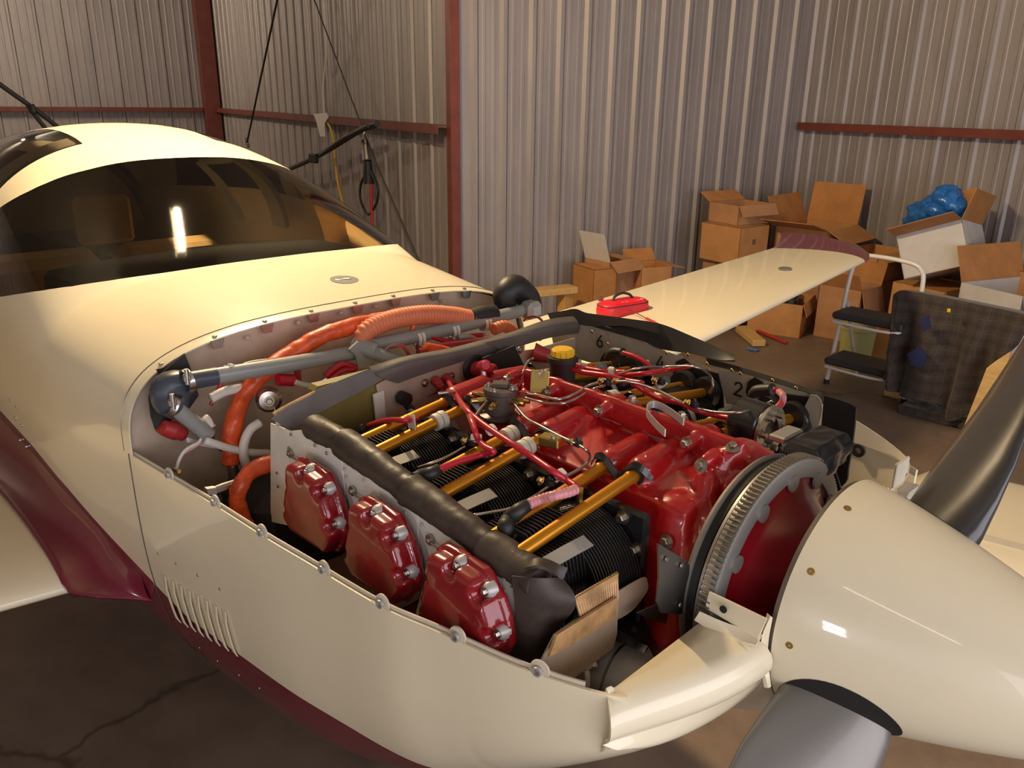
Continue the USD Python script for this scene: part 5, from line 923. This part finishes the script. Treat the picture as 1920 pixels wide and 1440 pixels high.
for i, c in enumerate(CN[:2] + CFAR[:2]):
    sg = -1 if i < 2 else 1; p = A(c + .0, sg * .205, 1.212); b = obj('injector', join([cyl(p, p + A(0, 0, .02), .005, n=6), cyl(p - A(0, 0, .02), p, .004)]), M['brass'], eng)
# ---- ignition leads
def lead(pts, r=.0052, m='wire_red', **k): return line('ignition_lead', pts, r, m, **k)
def clamp(p, d, r=.009, w=.010, m='white_clamp', name='lead_clamp'):
    return obj(name, lathe([(-w / 2, r * .55), (-w / 2, r), (-w / 6, r * 1.04), (w / 6, r * 1.04), (w / 2, r), (w / 2, r * .55)], p, d, 18), M[m], eng)
def boot(pts, r=.012): return obj('plug_boot', tube(pts, [r * .8, r, r * 1.02, r], 16, 8), M['black_rubber'], eng, smooth=True)
l1 = [(-0.755, -0.0493, 1.222), (-0.755, -0.0401, 1.198), (-0.72, -0.0613, 1.189), (-0.72, -0.0684, 1.178), (-0.68, -0.1157, 1.191), (-0.68, -0.1379, 1.186), (-0.5767, -0.25, 1.244), (-0.6331, -0.25, 1.227), (-0.685, -0.25, 1.204), (-0.7144, -0.25, 1.187)]; lead(l1)
l2 = [(-0.755, -0.02, 1.215), (-0.755, -0.0004, 1.19), (-0.68, -0.04, 1.198), (-0.4841, -0.1898, 1.265), (-0.4299, -0.2247, 1.265), (-0.4194, -0.226, 1.25), (-0.3911, -0.2361, 1.25), (-0.3683, -0.2385, 1.25), (-0.3975, -0.2361, 1.235), (-0.4017, -0.2713, 1.235), (-0.402, -0.3011, 1.235), (-0.4009, -0.3229, 1.235)]; lead(l2)
l3 = [(-0.76, -0.0159, 1.218), (-0.5202, -0.1735, 1.268), (-0.4577, -0.1972, 1.268), (-0.4101, -0.2101, 1.268), (-0.3421, -0.2246, 1.268), (-0.2991, -0.2208, 1.258), (-0.2488, -0.2322, 1.258), (-0.2309, -0.22, 1.245), (-0.2073, -0.225, 1.245), (-0.2002, -0.2373, 1.245), (-0.2054, -0.2604, 1.245), (-0.2316, -0.2653, 1.23), (-0.2342, -0.2948, 1.23)]; lead(l3[:9])
sl = obj('spiral_sleeve', ribbed([(-0.2056, -0.2268, 1.242), (-0.2059, -0.2422, 1.242), (-0.2122, -0.264, 1.242), (-0.233, -0.2693, 1.23), (-0.2342, -0.2948, 1.23)], .0075, .007, .0006), M['wire_pink'], eng, smooth=True, label='pink ribbed sleeve on the front ignition lead')
boot([(-0.2397, -0.2914, 1.225), (-0.2363, -0.3114, 1.225), (-0.2457, -0.3198, 1.21), (-0.2326, -0.3391, 1.21), (-0.2339, -0.3275, 1.195), (-0.2149, -0.3283, 1.195)]); obj('plug_nut', cyl([(-0.2211, -0.3222, 1.19)][0], [(-0.2108, -0.3103, 1.183)][0], .0095, n=6), M['alloy'], eng)
boot([(-0.406, -0.319, 1.232), (-0.4017, -0.3368, 1.232), (-0.4207, -0.3407, 1.222), (-0.4185, -0.3576, 1.222)], .011); boot([(-0.6987, -0.26, 1.194), (-0.7154, -0.26, 1.185), (-0.7288, -0.26, 1.175)], .010)
for p, d in (([(-0.68, -0.1118, 1.191)][0], (0, -1, .4)), ([(-0.43, -0.2213, 1.25)][0], (.3, -.3, -.8)), ([(-0.4158, -0.2015, 1.262)][0], (.8, -.1, -.3)), ([(-0.249, -0.2133, 1.245)][0], (.8, -.1, -.3)), ([(-0.4679, 0.16, 1.27)][0], (.7, .4, 0))): clamp(p, d)
def on_rod(c, sg, k, s): a, b = rod_ends(c, sg, k); return a + (b - a) * s, nrm(b - a)
for c, sg, k, s in ((CN[2], -1, 0, .30), (CN[1], -1, 0, .20), (CFAR[1], 1, 1, .15), (CN[1], -1, 1, .12)):
    p, d = on_rod(c, sg, k, s)
    for o in (-.0065, .0065): clamp(p + d * o, d, .0155, .011, name='tube_clamp')
obj('hose_strap', strip([(-0.5932, -0.24, 1.246), (-0.5912, -0.24, 1.225), (-0.5874, -0.24, 1.208)], [(-0.5729, -0.24, 1.252), (-0.5708, -0.24, 1.231), (-0.5749, -0.24, 1.21)], .002), M['white_clamp'], eng)
f1 = [(-0.5536, 0.13, 1.271), (-0.5472, 0.17, 1.255), (-0.4977, 0.17, 1.26), (-0.4741, 0.2, 1.252), (-0.4155, 0.2, 1.27), (-0.4088, 0.26, 1.265), (-0.3575, 0.26, 1.286)]; lead(f1)
lead([(-0.5231, 0.1, 1.276), (-0.4855, 0.1, 1.277), (-0.4325, 0.1, 1.284), (-0.3958, 0.11, 1.282), (-0.3529, 0.11, 1.287)]); lead([(-0.3847, 0.12, 1.277), (-0.368, 0.14, 1.26), (-0.331, 0.14, 1.255), (-0.289, 0.14, 1.26)])
lead([(-0.5368, 0.28, 1.268), (-0.5054, 0.28, 1.267), (-0.477, 0.28, 1.26), (-0.4598, 0.28, 1.251)]); boot([(-0.6124, 0.32, 1.229), (-0.5952, 0.32, 1.248), (-0.5685, 0.32, 1.253)], .010)
f4 = [(-0.2889, 0.14, 1.259), (-0.2501, 0.14, 1.256), (-0.2302, 0.17, 1.244), (-0.1829, 0.17, 1.252), (-0.1709, 0.22, 1.25), (-0.1472, 0.22, 1.267), (-0.1535, 0.25, 1.271), (-0.1531, 0.25, 1.283), (-0.1723, 0.27, 1.281), (-0.183, 0.27, 1.283)]; lead(f4)
line('spiral_sleeve', [(-0.1525, 0.225, 1.262), (-0.1534, 0.25, 1.27), (-0.1531, 0.25, 1.283), (-0.1702, 0.268, 1.282)], .0062, 'wire_pink', label='faded pink sleeve on the far front lead')
boot([(-0.2366, 0.3, 1.238), (-0.2323, 0.3, 1.258), (-0.1988, 0.3, 1.271)], .0115); lead([(-0.6082, 0.2, 1.243), (-0.5661, 0.2, 1.244), (-0.5274, 0.24, 1.237), (-0.4925, 0.24, 1.244)], .006)
for p in [(-0.5736, 0.2, 1.245), (-0.5017, 0.2, 1.251)]: clamp(p, (.8, .4, -.1), .0078, .016, 'steel')
for pts in ([(-0.5542, 0.22, 1.243), (-0.5346, 0.22, 1.254)], [(-0.2556, 0.22, 1.228), (-0.1838, 0.22, 1.269)], [(-0.381, 0.2, 1.255), (-0.3624, 0.2, 1.271)]):
    obj('spring_lead', ribbed([A(*pts[0]), (A(*pts[0]) + A(*pts[1])) / 2, A(*pts[1])], .0075, .004, .0014), M['steel_dark'], eng)
# ---- oil filler
of0 = A(*[(-0.5391, 0.1, 1.219)][0]); of1 = A(*[(-0.5425, 0.1, 1.296)][0])
ofl = obj('oil_filler', lathe([(0, .0005), (0, .030), (.01, .026), (.03, .0245), (np.linalg.norm(of1 - of0) - .012, .026), (np.linalg.norm(of1 - of0) - .01, .031), (np.linalg.norm(of1 - of0), .031), (np.linalg.norm(of1 - of0), .0005)], of0, of1 - of0, 28), M['black_rubber'], eng, label='black oil filler neck')
cap = [lathe([(0, .0005), (0, .022), (.012, .022), (.015, .019), (.016, .0005)], of1 + A(0, 0, .001), (0, 0, 1), 28)] + [rbox(of1 + A(.0215 * math.cos(a), .0215 * math.sin(a), .007), (.004, .004, .012), .001, rotz(a)) for a in np.arange(14) * 2 * PI / 14]
obj('yellow_cap', join(cap), M['yellow'], ofl, label='yellow oil filler cap')
# ---- throttle rod end at the rear boot
obj('rod_end', join([cyl([(-0.66, -0.0036, 1.265)][0], [(-0.655, -0.0052, 1.242)][0], .0055, .007), cyl([(-0.655, -0.0052, 1.242)][0], [(-0.65, -0.0082, 1.233)][0], .009, n=6)]), M['steel'], eng); obj('red_cap', cyl([(-0.69, 0.0214, 1.254)][0], [(-0.65, -0.0054, 1.273)][0], .014, .012, bev=.004), M['wire_red'], eng)
# ------------------------------------------------------------------ engine mount, hoses and wiring ahead of the firewall
mount = thing('engine_mount', 'grey tubular steel engine mount ahead of the firewall', 'engine mount', (-1.0, 0, 1.2))
mt = obj('cross_tube', tube([(-1, -0.4013, 1.251), (-1, -0.2464, 1.242), (-1, -0.0797, 1.236)], .0165, 18, 0), M['mount_grey'], mount, smooth=True); obj('cross_tube', tube([(-0.99, -0.0549, 1.245), (-0.99, 0.1907, 1.244), (-0.99, 0.4342, 1.251)], .0165, 18, 0), M['mount_grey'], mount, smooth=True)
obj('dark_sleeve', tube([(-1, -0.4572, 1.253), (-1, -0.4013, 1.251)], .018, 18, 0), M['mount_blue'], mount); 
g = A(*[(-0.98, -0.062, 1.239)][0]); obj('gusset', join([poly3([(-0.975, -0.1125, 1.254), (-0.975, -0.0886, 1.267), (-0.975, -0.0506, 1.25), (-0.975, -0.029, 1.228), (-0.975, -0.0522, 1.221), (-0.975, -0.0646, 1.201), (-0.975, -0.0922, 1.207), (-0.975, -0.096, 1.235)], .006, (-1, 0, 0)), cyl(g + A(-.03, -.02, .014), g + A(.02, .01, .0), .020, bev=.004)]), M['mount_grey'], mount, smooth=40)
obj('diagonal_tube', tube([g, g + A(.12, .07, -.03), g + A(.3, .05, -.22)], .016, 16, 0), M['mount_grey'], mount); obj('lower_tube', tube([(-1, -0.4841, 1.202), (-1, -0.4587, 1.171), (-1, -0.4287, 1.134)], .0155, 16, 0), M['mount_grey'], mount)
obj('cross_tube', tube([(-1.06, 0.3941, 1.233), (-1.06, 0.4823, 1.239)], .015, 14, 0), M['mount_grey'], mount)
fe = A(*[(-0.99, 0.4342, 1.251)][0]); obj('mount_foot', rbox(fe + A(.01, .01, 0), (.05, .05, .045), .012), M['alloy'], mount)
# rubber boots at the two outer corners
Pb = [A(*p) for p in [(-1.03, -0.4894, 1.243), (-1.03, -0.4689, 1.242), (-1.03, -0.4459, 1.242)]]; Pc = [A(*p) for p in [(-1.03, -0.4916, 1.226), (-1.03, -0.4835, 1.208), (-1.03, -0.4751, 1.193)]]
X = field(A(-1.13, -.60, 1.08), A(-.95, -.38, 1.34), .006)
F = smin(sd_cap(X, Pb[0], Pb[1], .022, .025), sd_cap(X, Pb[1], Pb[2], .025, .021), .02); F = smin(F, smin(sd_cap(X, Pc[0], Pc[1], .024, .024), sd_cap(X, Pc[1], Pc[2], .024, .020), .02), .03); F = F + (meshkit.fbm(X * 30, 3, 9) - .5) * .012
bt = obj('rubber_boot', nets(F, X[0, 0, 0], .006), M['mount_blue'], mount, smooth=True, label='crumpled blue black rubber boot at the near corner')
for p, d in (([(-1, -0.4571, 1.254)][0], (0, 1, .12)), ([(-1, -0.489, 1.212)][0], (.3, .8, -.5))):
    obj('hose_clamp', ring(A(*p) - nrm(d) * .006, d, .019, .0235, .012, 24), M['steel'], bt); obj('clamp_screw', join([rbox(A(*p) + A(.018, -.008, .012), (.012, .014, .014), .002), cyl(A(*p) + A(.02, -.008, .0), A(*p) + A(.02, -.008, .03), .0045)]), M['steel'], bt)
obj('black_sheet', poly3([(-1.075, -0.4719, 1.258), (-1.075, -0.4274, 1.284), (-1.075, -0.4182, 1.244), (-1.075, -0.4101, 1.192), (-1.075, -0.4314, 1.17), (-1.075, -0.4612, 1.158), (-1.075, -0.4906, 1.145), (-1.075, -0.5036, 1.142), (-1.075, -0.5082, 1.171), (-1.075, -0.507, 1.211), (-1.075, -0.4979, 1.233)], .006, (-1, 0, 0)), M['black_rubber'], mount, smooth=False)
Pd = [A(*p) for p in [(-1.03, 0.4005, 1.278), (-1.03, 0.4331, 1.284), (-1.03, 0.4727, 1.267)]]
obj('rubber_boot', tube([Pd[0] + A(0, 0, -.02), Pd[0] + A(0, .0, .012), Pd[1] + A(0, .0, .018), Pd[2] + A(.0, .01, .0), Pd[2] + A(.02, .01, -.03)], [.028, .034, .036, .032, .026], 18, 6), M['black_rubber'], mount, smooth=True, label='black rubber boot at the far corner')
def hung(name, pts, r, m, p=mount, sm=8, **k): return obj(name, tube(pts, r, 12, sm), M[m], p, smooth=True, **k)
hose = thing('fire_sleeve_hoses', 'orange fire sleeved hoses looping over the engine mount', 'hoses', (-1.0, -.2, 1.2))
def sleeve(pts, r, seed):
    P = spline(pts, 14); m = tube(P, r, 18, 0); v = m.vertices; m.vertices = v + m.vertex_normals * ((meshkit.fbm(v * 45, 3, seed) - .5) * .007)[:, None]; return m
obj('fire_sleeve', sleeve([(-1.03, 0.0404, 1.287), (-1.03, -0.0114, 1.286), (-1.03, -0.0821, 1.286), (-1.03, -0.1502, 1.277), (-1.03, -0.2162, 1.256), (-1.025, -0.2764, 1.234), (-1.025, -0.3145, 1.21), (-1.025, -0.3405, 1.185), (-1, -0.3731, 1.154), (-1, -0.3863, 1.105), (-1, -0.3888, 1.06)], .0185, 1), M['orange'], hose, smooth=True, label='long orange fire sleeve passing behind the mount tube')
obj('fire_sleeve', sleeve([(-0.88, -0.3486, 1.092), (-0.88, -0.3767, 1.093), (-0.88, -0.4049, 1.089), (-0.87, -0.4308, 1.074), (-0.87, -0.4411, 1.047), (-0.87, -0.4373, 1.011), (-0.87, -0.4223, 0.9651)], .016, 2), M['orange'], hose, smooth=True, label='short orange fire sleeve by the cowling edge')
hung('hose_fitting', [(-1, -0.3888, 1.06), (-1, -0.3872, 1.021), (-1, -0.38, 1.001)], .011, 'steel_dark', hose)
sc = thing('scat_hose', 'ribbed orange brown air duct hose arching over the mount', 'hose', (-1.0, 0, 1.28)); obj('duct', ribbed([(-1, -0.0676, 1.25), (-1, -0.055, 1.275), (-1, -0.0173, 1.288), (-1, 0.0416, 1.293), (-1, 0.1184, 1.288), (-1, 0.1994, 1.271), (-1, 0.2712, 1.248)], .0215, .009, .0017, 18), M['scat'], sc, smooth=True)
obj('duct_end', tube([(-1, 0.2503, 1.255), (-1, 0.2943, 1.256), (-1, 0.3304, 1.252)], [.022, .025, .026], 16, 4), M['black_rubber'], sc); obj('duct', ribbed([(-0.93, 0.2673, 1.239), (-0.93, 0.3027, 1.241), (-0.93, 0.3393, 1.22)], .014, .009, .0014, 16), M['scat'], sc, smooth=True)
# wiring loom
loom = thing('wiring_loom', 'white and red wires, clamps and fittings in front of the firewall', 'wiring', (-1.0, -.3, 1.15))
w = lambda pts, r, m, **k: hung('wire', pts, r, m, loom, **k)
w([(-1.03, -0.405, 1.196), (-1.03, -0.3762, 1.204), (-1.03, -0.3394, 1.205)], .010, 'white_wire'); w([(-0.97, -0.3336, 1.144), (-0.97, -0.3554, 1.135), (-0.97, -0.3716, 1.11), (-0.97, -0.3752, 1.076), (-0.97, -0.3647, 1.043)], .0095, 'white_wire'); w([(-0.98, -0.4453, 1.133), (-0.98, -0.3992, 1.103), (-0.98, -0.3558, 1.081), (-0.98, -0.3157, 1.067)], .008, 'white_wire')
w([(-0.99, -0.2404, 1.205), (-0.99, -0.2126, 1.191), (-0.99, -0.1808, 1.186), (-0.99, -0.1608, 1.191), (-0.99, -0.1401, 1.201)], .006, 'white_wire'); w([(-0.98, -0.1725, 1.204), (-0.98, -0.1478, 1.218), (-0.98, -0.1248, 1.222), (-0.98, -0.0945, 1.206)], .007, 'wire_red'); w([(-0.98, -0.1627, 1.194), (-0.98, -0.1325, 1.208), (-0.98, -0.1001, 1.205)], .007, 'wire_red')
w([(-1.05, -0.3712, 1.217), (-1.05, -0.385, 1.195), (-1.05, -0.3984, 1.175)], .004, 'wire_red'); w([(-1.07, -0.4963, 1.149), (-1.07, -0.4852, 1.136), (-1.07, -0.4676, 1.123)], .012, 'red_boot'); 
hung('red_boot', [(-1.06, -0.4946, 1.151), (-1.06, -0.475, 1.139), (-1.06, -0.4555, 1.123)], [.014, .018, .014], 'red_boot', loom)
for k, dy in enumerate((0, 4, 8)): w([(-1.03, -0.4621, 1.126), (-1.03, -0.4368, 1.111), (-1.03, -0.4109, 1.095)] if k == 0 else [tuple(A(*p) + A(0, 0, -.003 * k)) for p in [(-1.03, -0.4621, 1.126), (-1.03, -0.4336, 1.11), (-1.03, -0.4084, 1.097)]] , .003, 'white_wire')
w([(-1, -0.4155, 1.153), (-1, -0.4357, 1.14), (-1, -0.4516, 1.124), (-1, -0.4758, 1.117), (-1, -0.4901, 1.103), (-1, -0.5012, 1.081)], .0035, 'white_wire'); w([(-1, -0.4236, 1.15), (-1, -0.4314, 1.129), (-1, -0.4599, 1.117), (-1, -0.482, 1.11)], .003, 'wire_pink')
w([(-1.04, -0.4232, 1.143), (-1.04, -0.4008, 1.094), (-1.04, -0.3596, 1.045)], .006, 'steel_dark'); w([(-1.05, -0.362, 1.249), (-1.05, -0.3401, 1.24), (-1.05, -0.3044, 1.246), (-1.05, -0.2318, 1.24)], .004, 'white_wire')
hung('cable_tie', [(-1, -0.3744, 1.266), (-1, -0.366, 1.262), (-1, -0.3615, 1.252)], .006, 'white_clamp', loom); hung('cable_tie', [(-1, -0.4329, 1.173), (-1, -0.4255, 1.162), (-1, -0.4225, 1.15)], .007, 'white_clamp', loom)
c = A(*[(-1.02, -0.2872, 1.173)][0]); gs = obj('gascolator', join([lathe([(0, .0005), (0, .02), (.006, .026), (.02, .027), (.03, .02), (.034, .0005)], c, (.9, -.4, .1), 24)]), M['steel'], loom, label='polished round fuel strainer'); obj('strainer_screw', hexbolt(c + A(.03, -.013, .003), (.9, -.4, .1), .007, .006), M['bolt'], gs)
rt = obj('red_sleeve', tube([(-1, -0.2733, 1.214), (-1, -0.2373, 1.205)], .013, 14, 0), M['wire_red'], loom); obj('relay', rbox([(-1.06, -0.1941, 1.198)][0], (.012, .012, .05), .002), M['red_boot'], loom)
for p in [(-0.99, 0.0826, 1.239), (-0.99, 0.1873, 1.238), (-0.99, 0.2908, 1.239)]: obj('white_p_clamp', join([ring(A(*p) - A(0, .009, 0), (0, 1, .05), .0165, .020, .008, 24), ring(A(*p) + A(0, .002, 0), (0, 1, .05), .0165, .020, .008, 24), rbox(A(*p) + A(.012, 0, -.024), (.006, .018, .016), .002)]), M['white_clamp'], loom)
hung('wire', [(-0.975, 0.0692, 1.224), (-0.975, 0.0813, 1.214), (-0.975, 0.0887, 1.202)], .006, 'wire_red', loom); hung('wire', [(-1, 0.1101, 1.274), (-1, 0.1825, 1.258), (-1, 0.2501, 1.236)], .005, 'green_wire', loom); w([(-0.98, 0.1017, 1.245), (-0.98, 0.1655, 1.218), (-0.98, 0.2158, 1.219), (-0.98, 0.2766, 1.213)], .006, 'wire_red'); w([(-1, 0.0873, 1.293), (-1, 0.0786, 1.266), (-1, 0.0705, 1.255)], .006, 'orange')
w([(-0.96, 0.1823, 1.227), (-0.96, 0.2159, 1.223), (-0.96, 0.2503, 1.203)], .007, 'alloy')
clipR = lambda p, m: None
for c_, d_ in (([(-0.93, -0.0189, 1.229)][0], (.5, -.6, .1)), ([(-0.93, 0.405, 1.222)][0], (.5, -.6, .1))): obj('red_band', lathe([(0, .026), (0, .030), (.016, .030), (.016, .026)], c_, d_, 24, -.6, 2.6), M['cover_red'], loom, smooth=40)
hung('orange_stub', [(-0.9, 0.04, 1.244), (-0.9, 0.073, 1.233), (-0.9, 0.1006, 1.222)], .012, 'orange', loom); w([(-0.93, 0.0398, 1.225), (-0.93, 0.1092, 1.226), (-0.93, 0.224, 1.215), (-0.93, 0.3121, 1.206)], .010, 'cover_red')
obj('brass_stud', join([cyl([(-1.015, -0.5, 1.076)][0], [(-0.9877, -0.5, 1.081)][0], .004)]), M['brass'], loom); obj('hose_union', tube([(-0.9, -0.4786, 1.06), (-0.9, -0.452, 1.062), (-0.9, -0.4196, 1.062)], .010, 10, 0), M['steel_dark'], loom); obj('union_end', cyl([(-0.9, -0.4886, 1.063)][0], [(-0.9, -0.4712, 1.06)][0], .012, n=6), M['alloy'], loom)
# dark accessory section behind the rear baffle
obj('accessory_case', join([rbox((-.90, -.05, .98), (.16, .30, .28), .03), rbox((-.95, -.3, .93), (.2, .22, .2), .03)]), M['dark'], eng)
# ------------------------------------------------------------------ red pouch and test lead on the far wing
pc = A(*[(-1.819, 1.876, 0.8907)][0]); pyaw = math.atan2(*(A(*[(-1.802, 1.999, 0.8949)][0]) - A(*[(-1.843, 1.781, 0.8786)][0]))[[1, 0]])
pz = .72 + .075 * (pc[1] - .6) + .012; pc[2] = pz
pch = thing('tool_pouch', 'red zipped vinyl pouch with a black handle lying on the far wing', 'pouch', pc); R_p = rotz(pyaw)
pg = sbox(-.135, -.055, .135, .055).buffer(-.045).buffer(.045)
lv = []
for z_, s_ in ((0, .93), (.012, .99), (.045, 1.0), (.062, .97), (.074, .88), (.080, .6)):
    e_ = affinity.scale(pg, s_, s_).exterior; lv.append([A(*pc) + A(p.x, p.y, 0) @ R_p + A(0, 0, z_) for p in (e_.interpolate(t, normalized=True) for t in np.linspace(0, 1, 65)[:-1])])
lv = [[A(*pc)] * 64] + lv + [[A(*pc) + A(0, 0, .081)] * 64]
obj('body', trimesh.Trimesh(*tri(np.array(lv).reshape(-1, 3), grid_faces(len(lv), 64, True)), process=False), M['red_vinyl'], pch, smooth=50)
obj('zip_line', tube([p + A(0, 0, .001) for p in np.array(lv[4])[np.r_[0:64, 0]]], .0022, 6, 0), M['dark'], pch)
obj('handle', tube([A(*pc) + A(*q) @ R_p for q in ((-.06, .0, .078), (-.045, .005, .098), (.0, .008, .108), (.04, .006, .098), (.06, .0, .078))], .006, 8), M['rope_black'], pch); obj('zip_pull', rbox(A(*pc) + A(-.095, .045, .085) @ R_p, (.03, .004, .02), .001, R_p), M['steel_dark'], pch)
tx = meshkit.text_mesh('BETTER', .026, .0012, True); tx.apply_translation((-.045, -.038, .0775)); tx.apply_transform(np.vstack([np.column_stack([R_p.T, pc]), [0, 0, 0, 1]])); obj('lettering', tx, M['white_letter'], pch, smooth=False)
tl = [(-1.777, 1.865, 0.8699), (-1.705, 1.84, 0.868), (-1.63, 1.81, 0.8657), (-1.564, 1.785, 0.8639), (-1.512, 1.761, 0.8621)]; t = thing('test_lead', 'thin lead with a red probe trailing from the red pouch', 'test lead', tl[0]); obj('lead', tube(tl[:3], .002, 6), M['cable'], t); obj('probe', tube(tl[2:], [.006, .006, .004], 8), M['red_paint'], t)
